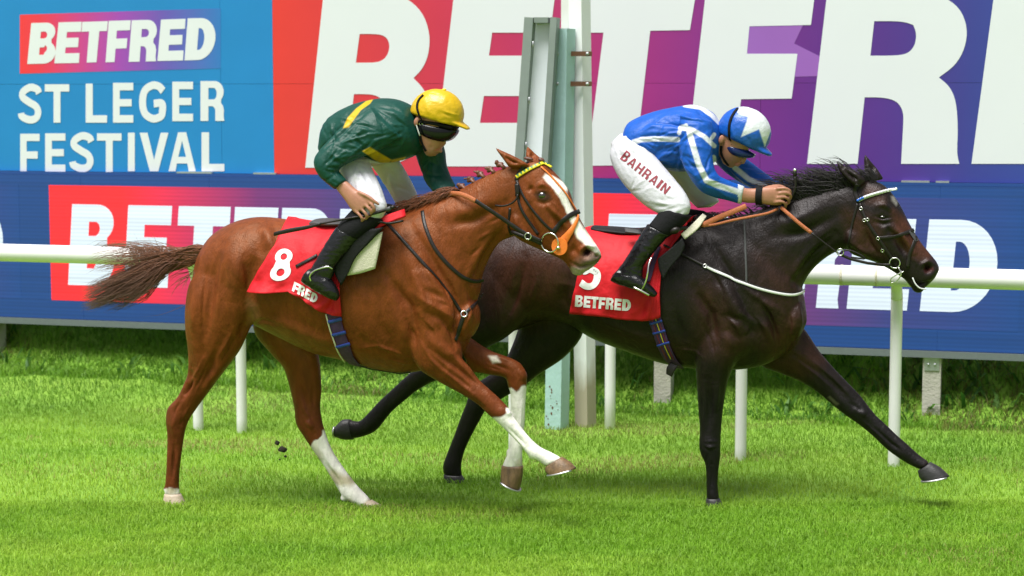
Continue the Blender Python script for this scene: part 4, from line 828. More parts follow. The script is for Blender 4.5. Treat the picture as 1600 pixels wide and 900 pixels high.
for i in range(420):              # loose hair at the withers
    f = random.random(); rx_, ry_ = 640+80*f, 326-26*f+random.uniform(-4, 3)
    L = random.uniform(22, 50); a = math.radians(random.uniform(165, 215)); b0 = random.uniform(-.03, .05)
    pts = [(rx_, ry_, b0), (rx_+math.cos(a)*L*.4, ry_-math.sin(a)*L*.3-4, b0+.02), (rx_+math.cos(a)*L*.8, ry_-math.sin(a)*L*.4+random.uniform(0, 10), b0+.04)]
    Pl.append(hair_curve(h, pts, 0)); k = random.uniform(.7, 1.3); Cl.append((np.array([.14, .042, .016])*k, np.array([.20, .065, .025])*k))
strands('mane', Pl, 'hair', root, Cl, .003)

# ------------------------------------------------------------------ dark bay
h = FB; S = Soup()
hn = math.radians(24); NH = np.array([-math.sin(hn), -math.cos(hn), 0])
trunk = [((738, 385), (735, 470), .11), ((770, 360), (762, 515), .21), ((810, 350), (800, 518), .26), ((850, 347), (850, 500), .272), ((890, 351), (893, 507), .27), ((930, 358), (930, 529), .27), ((985, 362), (985, 550), .275), ((1040, 355), (1040, 568), .27), ((1090, 346), (1090, 576), .25),
         ((1140, 343), (1145, 578), .222), ((1190, 350), (1195, 570), .19), ((1230, 390), (1236, 545), .145), ((1250, 435), (1252, 515), .09)]
S.add(*loft(h, trunk, N=48, sub=8, e=2.15))
S.add(*loft(h, [((1105, 345), (1205, 530), .18), ((1165, 334), (1244, 468), .15), ((1215, 317), (1262, 432), .112), ((1258, 303), (1284, 408), .092), ((1298, 291), (1308, 393), .082), ((1325, 285), (1325, 388), .078), ((1345, 284), (1338, 372), .07)], N=22, sub=4, e=2.1))
S.add(*loft(h, [((1350, 280), (1320, 372), .064), ((1376, 286), (1327, 394), .085), ((1393, 301), (1346, 403), .094), ((1407, 322), (1368, 410), .090), ((1417, 342), (1388, 420), .078), ((1428, 362), (1404, 430), .066), ((1440, 380), (1415, 438), .058), ((1453, 396), (1421, 446), .056), ((1464, 410), (1431, 453), .052), ((1468, 421), (1446, 449), .038)], N=22, sub=4, e=2.3, n=NH, cap1=.3))
S.add(*ellipsoid(h, 1340, 370, 26, 23, .085, .005, 20, n=NH)); S.add(*ellipsoid(h, 1434, 450, 10, 8, .032, 0, 20, n=NH)); S.add(*ellipsoid(h, 1451, 420, 14, 12, .056, 0, 45, n=NH)); S.add(*ellipsoid(h, 1384, 330, 14, 8, .090, 0, 48, n=NH))
S.add(*loft(h, [((1336, 294), (1354, 282), .030, .055), ((1325, 284), (1345, 273), .034, .062), ((1313, 270), (1326, 262), .026, .065), ((1307, 256), (1312, 254), .010, .065), ((1305, 251), (1306, 251), .003, .065)], N=12, sub=3))
S.add(*loft(h, [((1352, 282), (1382, 280), .028, -.05), ((1350, 262), (1372, 265), .030, -.055), ((1349, 250), (1361, 252), .018, -.06), ((1351, 241), (1354, 242), .005, -.06)], N=12, sub=3))
S.add(*loft(h, [((745, 405), (850, 400), .09, .13), ((735, 440), (848, 445), .105, .155), ((730, 480), (825, 495), .108, .16), ((722, 512), (790, 528), .095, .16), ((710, 532), (758, 545), .07, .15), ((692, 548), (728, 566), .054, .14), ((672, 566), (706, 588), .047, .135), ((650, 576), (676, 597), .042, .13), ((632, 590), (650, 612), .034, .13), ((617, 604), (634, 625), .032, .13), ((592, 627), (611, 645), .032, .13), ((571, 650), (590, 671), .037, .13), ((560, 658), (572, 681), .033, .13), ((545, 656), (551, 686), .036, .13)], N=20, sub=4))
S.add(*loft(h, [((820, 420), (905, 470), .10, -.12), ((815, 490), (912, 518), .10, -.135), ((800, 540), (885, 556), .085, -.135), ((782, 573), (846, 583), .066, -.135), ((758, 590), (815, 606), .054, -.135), ((738, 604), (790, 620), .047, -.135), ((728, 632), (762, 638), .044, -.135), ((720, 651), (750, 657), .037, -.135), ((710, 679), (737, 681), .032, -.135), ((699, 707), (726, 705), .033, -.135), ((692, 728), (721, 726), .038, -.135), ((694, 742), (722, 744), .036, -.135)], N=20, sub=4))
S.add(*loft(h, [((1085, 500), (1180, 500), .085, .13), ((1086, 545), (1160, 548), .09, .135), ((1087, 576), (1144, 578), .08, .13), ((1089, 604), (1135, 606), .062, .125), ((1091, 641), (1130, 641), .048, .12), ((1093.5, 672), (1127, 672), .042, .12), ((1092, 694), (1126, 695), .044, .12), ((1095, 710), (1126, 711), .040, .12), ((1102, 726), (1124, 726), .033, .12), ((1103.5, 753), (1121.5, 753), .031, .12), ((1104, 768), (1122.5, 768), .034, .12), ((1104, 779), (1124, 780), .036, .12)], N=20, sub=4))
S.add(*loft(h, [((1165, 545), (1225, 480), .09, -.11), ((1190, 572), (1258, 515), .09, -.125), ((1218, 583), (1280, 548), .078, -.13), ((1250, 596), (1302, 574), .064, -.135), ((1277, 613), (1323, 596), .052, -.135), ((1302, 634), (1345, 619), .045, -.135), ((1324, 651), (1359, 637), .045, -.135), ((1340, 662), (1370, 650), .038, -.135), ((1362, 680), (1381, 660), .032, -.135), ((1384, 701), (1402, 680), .032, -.135), ((1403, 715), (1419, 695), .037, -.135), ((1419, 725), (1434, 709), .033, -.135), ((1436, 733), (1452, 722), .036, -.135)], N=20, sub=4))
S.add(*ellipsoid(h, 1150, 520, 40, 34, .10, .11, 60)); S.add(*ellipsoid(h, 1243, 500, 16, 34, .11, .03, 10)); S.add(*ellipsoid(h, 1130, 470, 45, 70, .06, .175, -25))
me = fuse(S, .0068, 13)
sculpt(me, h, [
 ([(1105, 370), (1135, 420), (1160, 470), (1185, 520)], 7, -.010), ([(1125, 430), (1150, 480), (1170, 530)], 12, .010), ([(1085, 450), (1110, 490), (1118, 540)], 7, -.011), ([(1190, 470), (1210, 510), (1218, 560)], 7, -.012), ([(1120, 490), (1160, 500), (1185, 530)], 6, -.006), ([(1130, 515), (1150, 550)], 9, .007),
 ([(1105, 590), (1108, 640), (1106, 680)], 4, -.005), ([(1118, 590), (1118, 650)], 5, .004), ([(1100, 700), (1120, 700)], 5, .005), ([(1112, 725), (1112, 765)], 2.5, -.004), ([(1165, 490), (1195, 510), (1215, 545)], 5, .005), ([(1150, 440), (1190, 470), (1225, 490)], 5, .005),
 ([(1255, 560), (1300, 600), (1330, 632)], 5, -.006, -.4, .0), ([(1240, 545), (1285, 580), (1320, 612)], 6, .005, -.4, 0), ([(1340, 640), (1355, 650)], 5, .005, -.4, 0), ([(1365, 668), (1405, 705)], 2.5, -.004, -.4, 0),
 ([(895, 500), (880, 470), (885, 440)], 12, -.014), ([(820, 400), (810, 450), (790, 500)], 9, -.008), ([(940, 500), (980, 520), (1040, 540)], 8, .005), ([(1050, 480), (1065, 520), (1070, 555)], 8, -.006),
 ([(1200, 350), (1240, 345), (1290, 320)], 10, .006), ([(1210, 370), (1255, 365), (1310, 335)], 8, -.008), ([(1240, 440), (1270, 400), (1305, 365)], 6, -.010), ([(1232, 440), (1255, 405), (1290, 370)], 7, .006),
 ([(1322, 355), (1330, 378), (1348, 392), (1366, 402)], 4, .006), ([(1368, 395), (1356, 378), (1350, 355)], 6, -.006), ([(1388, 350), (1408, 368), (1428, 395)], 4, .006), ([(1392, 362), (1410, 385), (1418, 402)], 5, -.008), ([(1370, 322), (1382, 320), (1396, 332)], 4, .007), ([(1366, 346), (1380, 350), (1394, 347)], 3.5, -.006), ([(1379, 338)], 5, -.002), ([(1368, 338), (1378, 341), (1392, 340)], 1.6, -.006),
 ([(1450, 420)], 5, -.024), ([(1442, 424), (1441, 413), (1450, 408), (1460, 412)], 3, .006), ([(1424, 438), (1438, 446), (1456, 440)], 2.4, -.012), ([(1318, 262), (1332, 275), (1342, 284)], 4, -.012), ([(1358, 256), (1368, 268)], 4, -.008)], gain=2.3)
sculpt(me, h, [
 ([(1060, 545), (1085, 548), (1100, 560)], 2.2, .004), ([(1095, 500), (1110, 530), (1118, 560)], 3, -.006), ([(1130, 490), (1152, 510), (1165, 540)], 3, .006), ([(1160, 480), (1185, 505), (1195, 535)], 3, -.006), ([(1185, 460), (1208, 490), (1222, 530)], 3.5, .006), ([(1225, 470), (1235, 505), (1232, 540)], 3, -.006), ([(1248, 470), (1252, 505), (1246, 535)], 3, .006), ([(1120, 400), (1142, 440), (1165, 470)], 4, .006), ([(1110, 420), (1132, 460)], 3, -.005), ([(1100, 585), (1102, 630), (1100, 670)], 2.4, .004), ([(1112, 580), (1112, 640), (1110, 680)], 2.4, -.005), ([(1124, 590), (1120, 640)], 2.2, .004), ([(1096, 698), (1108, 704), (1122, 700)], 2.2, -.005), ([(1100, 690), (1120, 690)], 2.2, .004), ([(1108, 730), (1108, 765)], 1.8, .003), ([(1117, 730), (1116, 765)], 1.8, -.003),
 ([(1240, 560), (1275, 585), (1310, 615)], 2.4, .005, -.4, 0), ([(1262, 560), (1300, 595), (1330, 625)], 2.4, -.006, -.4, 0), ([(1330, 630), (1350, 645)], 2.4, -.005, -.4, 0), ([(1345, 655), (1385, 690)], 2, .004, -.4, 0), ([(1390, 690), (1410, 705)], 2, -.004, -.4, 0),
 ([(1392, 345), (1408, 362), (1422, 382)], 2, .004), ([(1400, 378), (1412, 396)], 2, -.005), ([(1352, 360), (1362, 384), (1376, 400)], 2.2, -.004), ([(1384, 352), (1392, 368)], 2, -.003), ([(1275, 380), (1300, 362)], 2.5, -.004), ([(1262, 405), (1285, 388)], 2.5, .004), ([(1425, 400), (1436, 416)], 2, .003), ([(930, 505), (975, 522), (1015, 536)], 3, -.003), ([(820, 420), (806, 470), (790, 505)], 3, -.005), ([(840, 430), (826, 480)], 4, .005)], gain=1.5)
co = getco(me); Q = project(co); bb = h.b(co); N_ = len(co); nz1 = nz3(co, 2.6, 5); nz2 = nz3(co, 26)
C = np.tile(np.array([.0108, .0070, .0058]), (N_, 1))*(1+.25*nz1[:, None])
tan = (.058, .020, .010)
def patch(poly, soft, k, bl=-9, bh=9):
    global C
    C = lerp(C, tan, k*softpoly(Q, poly, soft)*((bb > bl) & (bb < bh)))
patch([(770, 380), (890, 380), (900, 480), (850, 500), (790, 500), (765, 450)], 30, .75); patch([(1190, 520), (1240, 500), (1290, 560), (1250, 590), (1200, 580)], 18, .7); patch([(1085, 450), (1110, 440), (1180, 540), (1140, 570), (1090, 540)], 18, .40)
patch([(1395, 330), (1420, 345), (1462, 398), (1450, 410), (1425, 400), (1398, 372)], 8, 1.0); patch([(1320, 330), (1370, 345), (1380, 400), (1335, 395)], 14, .55); patch([(1350, 290), (1380, 300), (1380, 320), (1355, 315)], 8, .7)
patch([(930, 500), (1080, 540), (1070, 570), (940, 530)], 14, .35); patch([(1180, 400), (1250, 420), (1262, 470), (1230, 520), (1190, 480)], 25, .35)
C = lerp(C, (.0075, .0065, .0065), np.clip((Q[:, 1]-590)/40, 0, 1)*.85); C = lerp(C, (.0075, .0065, .0065), .8*softpoly(Q, [(640, 560), (760, 540), (740, 600), (600, 700), (500, 700)], 10))
C = lerp(C, (.30, .28, .26), .55*softpoly(Q+np.stack([nz2, nz2], 1)*3, [(1391, 306), (1396, 305), (1403, 316), (1401, 322), (1394, 314)], 2))
C = lerp(C, (.018, .012, .012), np.clip((Q[:, 0]-1436)/14, 0, 1)*np.clip((Q[:, 1]-398)/12, 0, 1)*.85); C = lerp(C, (.06, .016, .014), softpoly(Q, [(1443, 421), (1448, 413), (1457, 415), (1459, 422), (1452, 427), (1445, 426)], 1.5)); C = lerp(C, (.008, .005, .005), .9*softpoly(Q, [(1444, 416), (1449, 411), (1459, 414), (1455, 419), (1447, 420)], 1.2))
C = lerp(C, (.10, .09, .06), .8*softpoly(Q+np.stack([nz2, nz2], 1)*4, [(1292, 620), (1297, 619), (1312, 632), (1308, 636)], 1.2)*(bb < 0))
setcol(me, C)
root = empty('race_horse', h.p0, 'galloping dark bay race horse with black legs and loose black mane', 'horse', 'galloping race horses')
BH = root
setco(me, getco(me)-wloc(root)); bodyB = link('body', me, 'bay_coat', root); BVB = bvh_of(bodyB)
eye_part(h, root, BVB, 1379, 339, .015, squash=.5)
hoof_part(h, root, [((1104, 778), (1124, 779), .036, .12), ((1101, 790), (1130, 791), .05, .12), ((1100, 799), (1134, 799), .056, .12)], 'hoof_dark', False)
hoof_part(h, root, [((694, 741), (722, 743), .037, -.135), ((693, 752), (728, 755), .05, -.135), ((692, 762), (732, 764), .056, -.135)], 'hoof_dark', False)
hoof_part(h, root, [((552, 687), (547, 655), .036, .13), ((538, 687), (535, 656), .046, .13), ((525, 682), (527, 664), .050, .13)], 'hoof_dark')
hoof_part(h, root, [((1434, 736), (1454, 722), .036, -.135), ((1436, 745), (1470, 731), .048, -.135), ((1441, 751), (1484, 744), .055, -.135)], 'hoof_dark')
Pl = []; Cl = []
for i in range(650):
    f = random.random(); rx_, ry_ = 1215+125*f, 318-32*f+random.uniform(-5, 5)
    L = random.uniform(20, 56)*(1 if f > .1 else .7); a = math.radians(random.gauss(148, 17)); b0 = random.uniform(-.05, .045)
    pts = [(rx_, ry_+4, b0), (rx_+math.cos(a)*L*.4, ry_-math.sin(a)*L*.6, b0+.01), (rx_+math.cos(a)*L*.85-3, ry_-math.sin(a)*L*.85+random.uniform(-1, 3), b0+random.uniform(-.02, .03)), (rx_+math.cos(a)*L*1.3-8, ry_-math.sin(a)*L*.95+random.uniform(-3, 7), b0+random.uniform(-.03, .04))]
    Pl.append(hair_curve(h, pts, 0)); k = random.uniform(.6, 1.5); Cl.append((np.array([.010, .008, .008])*k, np.array([.016, .012, .011])*k))
for i in range(160):              # forelock blown back between the ears, hair at the withers
    if i < 70: rx_, ry_, L, a = random.uniform(1340, 1372), random.uniform(275, 285), random.uniform(20, 45), math.radians(random.uniform(140, 175))
    else: rx_, ry_, L, a = random.uniform(1095, 1215), 0, random.uniform(18, 36), math.radians(random.uniform(165, 200)); ry_ = np.interp(rx_, [1095, 1165, 1215], [345, 334, 318])
    b0 = random.uniform(-.03, .04); pts = [(rx_, ry_+3, b0), (rx_+math.cos(a)*L*.5, ry_-math.sin(a)*L*.6-4, b0+.01), (rx_+math.cos(a)*L, ry_-math.sin(a)*L*.6+random.uniform(-2, 6), b0+.02)]
    Pl.append(hair_curve(h, pts, 0)); Cl.append((np.array([.010, .008, .008]), np.array([.015, .011, .010])))
strands('mane', Pl, 'hair', root, Cl, .0028)
Pl = []; Cl = []
for i in range(350):
    ex, ey = random.uniform(560, 640), random.uniform(400, 470); b0 = random.uniform(-.03, .03)
    Pl.append(hair_curve(h, [(740, 388, b0), (715, 392+random.uniform(-8, 8), b0), (670, (392+ey)/2-8, b0*2), (ex, ey, b0*3)], 0)); Cl.append((np.array([.010, .008, .008]), np.array([.014, .011, .010])))
strands('tail', Pl, 'hair', root, Cl, .003)
# ================================================================== JOCKEYS
def garment(name, S, voxel, m, parent, colf, h, strokes=(), wr=0.0, wsc=14, smooth=5, seed=0):
    me = fuse(S, voxel, smooth)
    if wr:
        co = getco(me); no = getno(me); a = nz3(co, wsc, seed); b = nz3(co*np.array([1.0, 1.0, 1.9]), wsc*1.7, seed+7)
        setco(me, co+no*(wr*((1-np.abs(a)*2.2)*.8+b*.5))[:, None])
    if len(strokes): sculpt(me, h, strokes)
    co = getco(me); setcol(me, colf(co, project(co), h.b(co), getno(me))); setco(me, getco(me)-wloc(parent))
    return link(name, me, m, parent)
def auto_folds(specs, seed):
    rr_ = random.Random(seed); out = []
    for x0, y0, ang, spread, L, n, amp, *lim in specs:
        for i in range(n):
            a = math.radians(ang+rr_.uniform(-spread, spread)); s0 = rr_.uniform(0, .35)*L; l = L*rr_.uniform(.5, 1.0); bend = rr_.uniform(-.25, .25); ox, oy = rr_.uniform(-5, 5), rr_.uniform(-5, 5)
            pts = [(x0+ox+math.cos(a+bend*t)*(s0+l*t), y0+oy+math.sin(a+bend*t)*(s0+l*t)) for t in (0, .33, .66, 1)]
            out.append((pts, rr_.uniform(1.6, 3.4), amp*rr_.uniform(.5, 1.2)*(1 if i % 2 else -1), *lim))
    return out
def finger(S, h, pts, r=.0085): S.add(*tube([h.P(*p) for p in pts], [r*1.08]+[r]*(len(pts)-2)+[r*.8], N=10, sub=3))
SKIN = np.array([.37, .165, .105])
def skincol(lips=None, beard=None, brow=None):
    def f(co, Q, b, no):
        C = np.tile(SKIN, (len(co), 1))*(1+.08*nz3(co, 25)[:, None])
        if beard: C = lerp(C, (.26, .14, .105), .45*softpoly(Q, beard, 4))
        if lips: C = lerp(C, (.42, .12, .10), .8*softpoly(Q, lips, 1))
        if brow: C = lerp(C, (.05, .03, .02), .8*softpoly(Q, brow, 1.2))
        return C
    return f
def cap_mesh(h, c, rx, ry, rb, rot, b, cut, peak, voxel=.005):
    """helmet shell: an ellipsoid minus everything below the cut line, plus peak and button"""
    S = Soup(); V, F = ellipsoid(h, c[0], c[1], rx, ry, rb, b, rot, N=36, M=24)
    V = np.array(V); Q = project(V)
    (x1, y1), (x2, y2) = cut; d = np.array([x2-x1, y2-y1]); nn = np.array([-d[1], d[0]])/np.linalg.norm(d); nn = nn if nn[1] > 0 else -nn
    s = (Q-np.array([x1, y1]))@nn; px_m = np.linalg.norm(h.P(c[0]+1, c[1], b)-h.P(c[0], c[1], b))
    mv = h.P(c[0]+nn[0], c[1]+nn[1], b)-h.P(c[0], c[1], b)
    V = V-np.outer(np.maximum(s, 0)*.93, mv); S.add(V, F); S.add(*peak); return S
# ------------------------------------------------------------------ jockey in green and yellow, on the chestnut
h = FA
J1 = empty('person', h.P(545, 350), 'jockey in dark green silks with yellow cap and dark goggles', 'person', 'jockeys riding')
S = Soup()
S.add(*loft(h, [((660, 160), (708, 160), .062), ((651, 178), (712, 182), .074), ((651, 196), (706, 200), .073), ((655, 212), (698, 215), .066), ((660, 226), (692, 228), .055), ((664, 238), (686, 238), .040), ((667, 243), (681, 242), .026)], N=22, e=2.2))
S.add(*loft(h, [((700, 208), (694, 214), .012), ((697, 216), (690, 222), .016), ((697, 224), (688, 227), .017), ((694, 228), (687, 230), .010)], N=12))           # nose
S.add(*ellipsoid(h, 685, 234, 7, 4, .024, 0, 30)); S.add(*ellipsoid(h, 676, 239, 7, 5, .024, 0, 20)); S.add(*ellipsoid(h, 651, 190, 4.5, 8, .010, .072, 15))    # lips, chin, ear
S.add(*loft(h, [((625, 185), (640, 232), .075), ((645, 185), (655, 228), .062), ((660, 190), (672, 226), .058)], N=18))                                  # neck
S.add(*loft(h, [((510, 215), (530, 245), .10), ((545, 178), (575, 240), .13), ((600, 168), (620, 235), .15), ((630, 178), (645, 228), .11)], N=18))       # trunk
ARMN = [((590, 185), (615, 208), .045, .17), ((528, 228), (548, 242), .040, .26), ((502, 250), (518, 256), .036, .30), ((506, 272), (524, 264), .034, .31), ((527, 296), (541, 284), .030, .31)]
S.add(*loft(h, ARMN, N=14)); S.add(*loft(h, [((650, 220), (682, 220), .045, -.15), ((664, 258), (688, 255), .040, -.16), ((678, 290), (700, 285), .034, -.10), ((690, 302), (706, 298), .03, -.06)], N=14))
S.add(*loft(h, [((527, 297), (542, 283), .024, .312), ((538, 311), (557, 296), .027, .318), ((548, 326), (572, 305), .026, .325), ((556, 334), (580, 316), .022, .33)], N=16, e=2.4))   # hand
K = [(578, 317), (573, 322), (566, 328), (559, 333)]
for i, (kx, ky) in enumerate(K): finger(S, h, [(kx-6, ky-6, .335), (kx+2, ky+2, .348), (kx+7, ky+9, .345), (kx+5, ky+15, .325), (kx-3, ky+14, .310)], .0088)
finger(S, h, [(560, 300, .335), (573, 306, .345), (583, 313, .345), (592, 320, .335)], .0095)
S.add(*loft(h, [((690, 298), (706, 294), .028, -.06), ((700, 304), (716, 298), .028, -.04), ((712, 310), (722, 304), .022, -.03)], N=14))
for k in range(4): finger(S, h, [(706+3*k, 299+2*k, -.05+.022*k), (716+3*k, 304+2*k, -.045+.022*k), (718+3*k, 311+2*k, -.04+.022*k), (711+3*k, 313+2*k, -.04+.022*k)], .0085)
finger(S, h, [(698, 296, -.02), (710, 298, .0), (720, 303, .0)], .0095)
for s, pts in ((1, [((520, 240), (552, 252), .07, .10), ((548, 292), (578, 286), .06, .2), ((566, 332), (596, 326), .05, .27), ((530, 362), (556, 372), .04, .305), ((494, 412), (512, 422), .034, .34), ((490, 428), (505, 436), .03, .345)]),
               (-1, [((582, 252), (604, 252), .05, -.11), ((602, 284), (630, 280), .05, -.19), ((616, 306), (638, 302), .04, -.23)])): S.add(*loft(h, pts, N=14))
garment('body', S, .0052, 'skin', J1, skincol(lips=[(678, 234), (688, 231), (690, 233), (684, 236), (679, 236)], beard=[(655, 222), (668, 230), (690, 230), (690, 240), (672, 248), (655, 235)]), h,
        [([(697, 218), (692, 222)], 3, .002), ([(680, 235), (690, 233)], 1.3, -.003), ([(676, 226), (672, 234)], 3, -.003), ([(693, 228)], 1.5, -.002)], smooth=3)
# jacket
S = Soup()
S.add(*loft(h, [((503, 224), (526, 256), .125), ((511, 190), (545, 254), .158), ((540, 168), (577, 253), .175), ((578, 156), (610, 254), .188), ((612, 154), (640, 247), .19), ((638, 163), (655, 238), .155), ((650, 178), (660, 228), .095)], N=26, sub=5))
S.add(*loft(h, [((580, 168), (630, 215), .075, .15), ((544, 190), (594, 234), .075, .21), ((514, 219), (560, 248), .07, .265), ((494, 243), (534, 261), .062, .30), ((492, 260), (529, 268), .056, .31), ((500, 276), (531, 270), .050, .312), ((512, 287), (535, 275), .046, .312), ((523, 296), (541, 281), .040, .312)], N=20, sub=5))
S.add(*loft(h, [((632, 215), (688, 213), .075, -.13), ((648, 238), (695, 236), .068, -.16), ((656, 260), (697, 256), .06, -.16), ((664, 282), (704, 276), .055, -.13), ((676, 299), (712, 291), .045, -.08)], N=20, sub=5))
GREEN, YEL = np.array([.0032, .050, .037]), np.array([.54, .34, .006])
def jc1(co, Q, b, no):
    C = np.tile(GREEN, (len(co), 1))
    for pl in ([(536, 200), (543, 184), (556, 170), (572, 158), (583, 155), (578, 162), (564, 172), (552, 188), (545, 199)], [(566, 236), (578, 230), (592, 238), (612, 250), (604, 258), (588, 252)], [(612, 250), (634, 245), (632, 252), (610, 257)]):
        C = lerp(C, YEL, softpoly(Q, pl, .9)*(b > -.12))
    return C
fold1 = [([(578, 172), (550, 192), (522, 218), (500, 238)], 2.6, -.014), ([(600, 222), (575, 238), (545, 248)], 2.6, -.012), ([(578, 172), (596, 195), (604, 222)], 2.4, -.007), ([(520, 250), (548, 262)], 2.6, -.006), ([(508, 262), (532, 262)], 2.4, -.006), ([(512, 238), (540, 254)], 3, .005), ([(540, 205), (575, 235)], 4, -.006), ([(560, 195), (590, 222)], 4, .006), ([(556, 215), (572, 238)], 3, -.006), ([(600, 175), (632, 200), (640, 225)], 4, -.006), ([(590, 178), (618, 205), (628, 230)], 4, .005), ([(618, 165), (642, 190)], 3, .004), ([(512, 205), (530, 225)], 4, -.005), ([(530, 185), (545, 205)], 4, .004), ([(600, 235), (630, 228)], 3, -.005), ([(575, 225), (600, 215), (625, 215)], 3, .005), ([(505, 285), (525, 272)], 2.2, -.004), ([(668, 250), (690, 262)], 3, -.005), ([(660, 272), (692, 275)], 3, -.005), ([(515, 281), (533, 290)], 2, -.004)]
fold1 += auto_folds([(600, 205, 160, 50, 70, 16, .0055), (505, 262, -30, 40, 45, 14, .005), (505, 262, 20, 30, 26, 8, .004), (640, 200, 170, 60, 50, 12, .005), (590, 240, 200, 40, 60, 12, .005), (520, 235, -70, 40, 60, 10, .005), (680, 230, 95, 25, 60, 14, .005, -.5, 0), (575, 165, 40, 40, 60, 10, .0045)], 5)
jk = garment('silk_jacket', S, .005, 'silk', J1, jc1, h, fold1, wr=.0012, wsc=13, smooth=5)
V, F = tube([h.P(x, y, b) for x, y, b in [(649, 190, .074), (652, 200, .075), (656, 212, .070)]], .0035); mk('collar', V, F, 'white_band', jk)
# breeches
S = Soup()
S.add(*loft(h, [((503, 222), (535, 262), .125), ((530, 235), (570, 262), .14), ((565, 235), (600, 256), .12)], N=22))
S.add(*loft(h, [((522, 245), (574, 248), .085, .11), ((532, 268), (582, 268), .085, .17), ((544, 292), (592, 288), .077, .22), ((554, 314), (600, 308), .068, .255), ((562, 332), (604, 324), .058, .272), ((562, 344), (598, 340), .05, .275)], N=20, sub=5))
S.add(*loft(h, [((572, 245), (622, 250), .085, -.11), ((590, 270), (634, 270), .08, -.17), ((604, 292), (644, 288), .07, -.22), ((618, 316), (652, 308), .06, -.26), ((622, 332), (650, 326), .05, -.27)], N=20, sub=5))
br1 = garment('breeches', S, .006, 'breeches', J1, lambda co, Q, b, no: np.tile([.56, .56, .60], (len(co), 1)), h, [([(560, 262), (580, 290)], 4, -.005), ([(580, 300), (600, 312)], 3, -.004), ([(552, 275), (575, 280)], 3, .004), ([(600, 262), (625, 285)], 4, -.005, -.5, 0), ([(612, 290), (645, 300)], 3, -.004, -.5, 0)]+auto_folds([(560, 258, 75, 40, 50, 10, .004), (598, 322, -130, 40, 40, 10, .004), (605, 258, 60, 30, 50, 8, .004, -.5, 0)], 4), wr=.001, wsc=12, seed=3)
# boots
def boot(h, parent, cuff, shaft, foot, name='riding_boot'):
    S = Soup(); S.add(*loft(h, shaft, N=20, sub=4)); S.add(*loft(h, foot, N=18, sub=4, e=2.3)); me = fuse(S, .005, 4)
    co = getco(me); no = getno(me); a = nz3(co*np.array([1, 1, 2.2]), 18); setco(me, co+no*(.0016*(1-2.2*np.abs(a)))[:, None]); setco(me, getco(me)-wloc(parent)); o = link(name, me, 'boot_leather', parent)
    V, F = loft(h, cuff, N=20, sub=4); mk('boot_cuff', V, F, 'black_cloth', o); return o
boot1 = boot(h, J1, [((552, 326), (600, 344), .057, .277), ((544, 334), (590, 354), .059, .285), ((532, 348), (572, 366), .056, .30), ((526, 357), (562, 374), .053, .305)],
     [((527, 354), (564, 372), .052, .305), ((522, 361), (558, 377), .053, .308), ((508, 382), (540, 398), .05, .325), ((495, 404), (525, 416), .045, .338), ((487, 418), (520, 432), .043, .345), ((480, 430), (514, 440), .04, .348)],
     [((484, 420), (471, 440), .036, .35), ((500, 424), (484, 449), .042, .352), ((516, 436), (502, 460), .043, .355), ((526, 450), (516, 467), .036, .356), ((530, 461), (525, 470), .02, .356)])
boot(h, J1, [((604, 318), (650, 336), .055, -.27), ((590, 338), (630, 356), .055, -.29), ((578, 350), (612, 366), .052, -.30)], [((578, 348), (612, 366), .052, -.30), ((556, 380), (588, 394), .048, -.325), ((540, 410), (568, 424), .042, -.34)], [((540, 412), (528, 434), .036, -.345), ((560, 420), (548, 444), .042, -.345), ((580, 440), (574, 456), .03, -.345)])
# cap
pk = loft(h, [((706, 184), (700, 190), .070), ((718, 189), (712, 195), .066), ((728, 196), (724, 200), .052), ((733, 201), (731, 203), .030)], N=20, sub=3)
S = cap_mesh(h, (683, 177), 41, 38, .108, 8, 0, ((640, 176), (724, 200)), pk)
def capc1(co, Q, b, no): return np.tile([.58, .36, .005], (len(co), 1))
cap1 = garment('riding_cap', S, .005, 'cap_silk', J1, capc1, h, [([(648, 182), (680, 190), (718, 194)], 2, .004), ([(690, 172), (706, 178), (716, 180)], 1.5, .005), ([(690, 176), (704, 182)], 1.3, -.004), ([(665, 160), (672, 184)], 3, .003), ([(700, 160), (708, 184)], 3, -.003)], wr=.0016, wsc=20, smooth=4)
q = h.P(694, 139, 0); V, F = ellipsoid(h, 694, 140, 3.5, 1.8, .010, .0); mk('cap_button', V, F, 'yellow_bead', cap1)
BVJ1 = bvh_of(*[o for o in J1.children if o.type == 'MESH' and o.name.split('.')[0] in ('body', 'riding_cap')])
# goggles
gg = empty('goggles', h.P(690, 205), 'black racing goggles worn under the yellow cap', 'goggles')
V, F = loft(h, [((660, 187), (659, 206), .066), ((670, 188), (665, 214), .080), ((686, 191), (678, 221), .082), ((700, 195), (693, 222), .074), ((712, 200), (704, 219), .056), ((716, 203), (710, 214), .034)], N=22, sub=4, e=2.6)
mk('lens_shell', V, F, 'goggle_lens', gg)
V, F = loft(h, [((660, 184), (659, 195), .078), ((688, 188), (686, 198), .088), ((712, 195), (710, 204), .068)], N=20, sub=4); mk('foam_rim', V, F, 'black_cloth', gg)
strap('elastic_strap', h, bvh_of(cap1), [(660, 190), (655, 178), (652, 166), (655, 156), (662, 149)], .013, 'black_cloth', gg, thick=.005, lift=.005)
strap('chin_strap', h, BVJ1, [(655, 188), (654, 200), (656, 212), (660, 224), (666, 236)], .018, 'black_cloth', gg, thick=.004, lift=.003)
q = cast(BVJ1, 658, 193); t1 = np.cross(q[1], ZZ); t1 /= np.linalg.norm(t1); ring('buckle', q[0]+q[1]*.006, t1, np.cross(q[1], t1), .008, .0025, 'steel', gg)
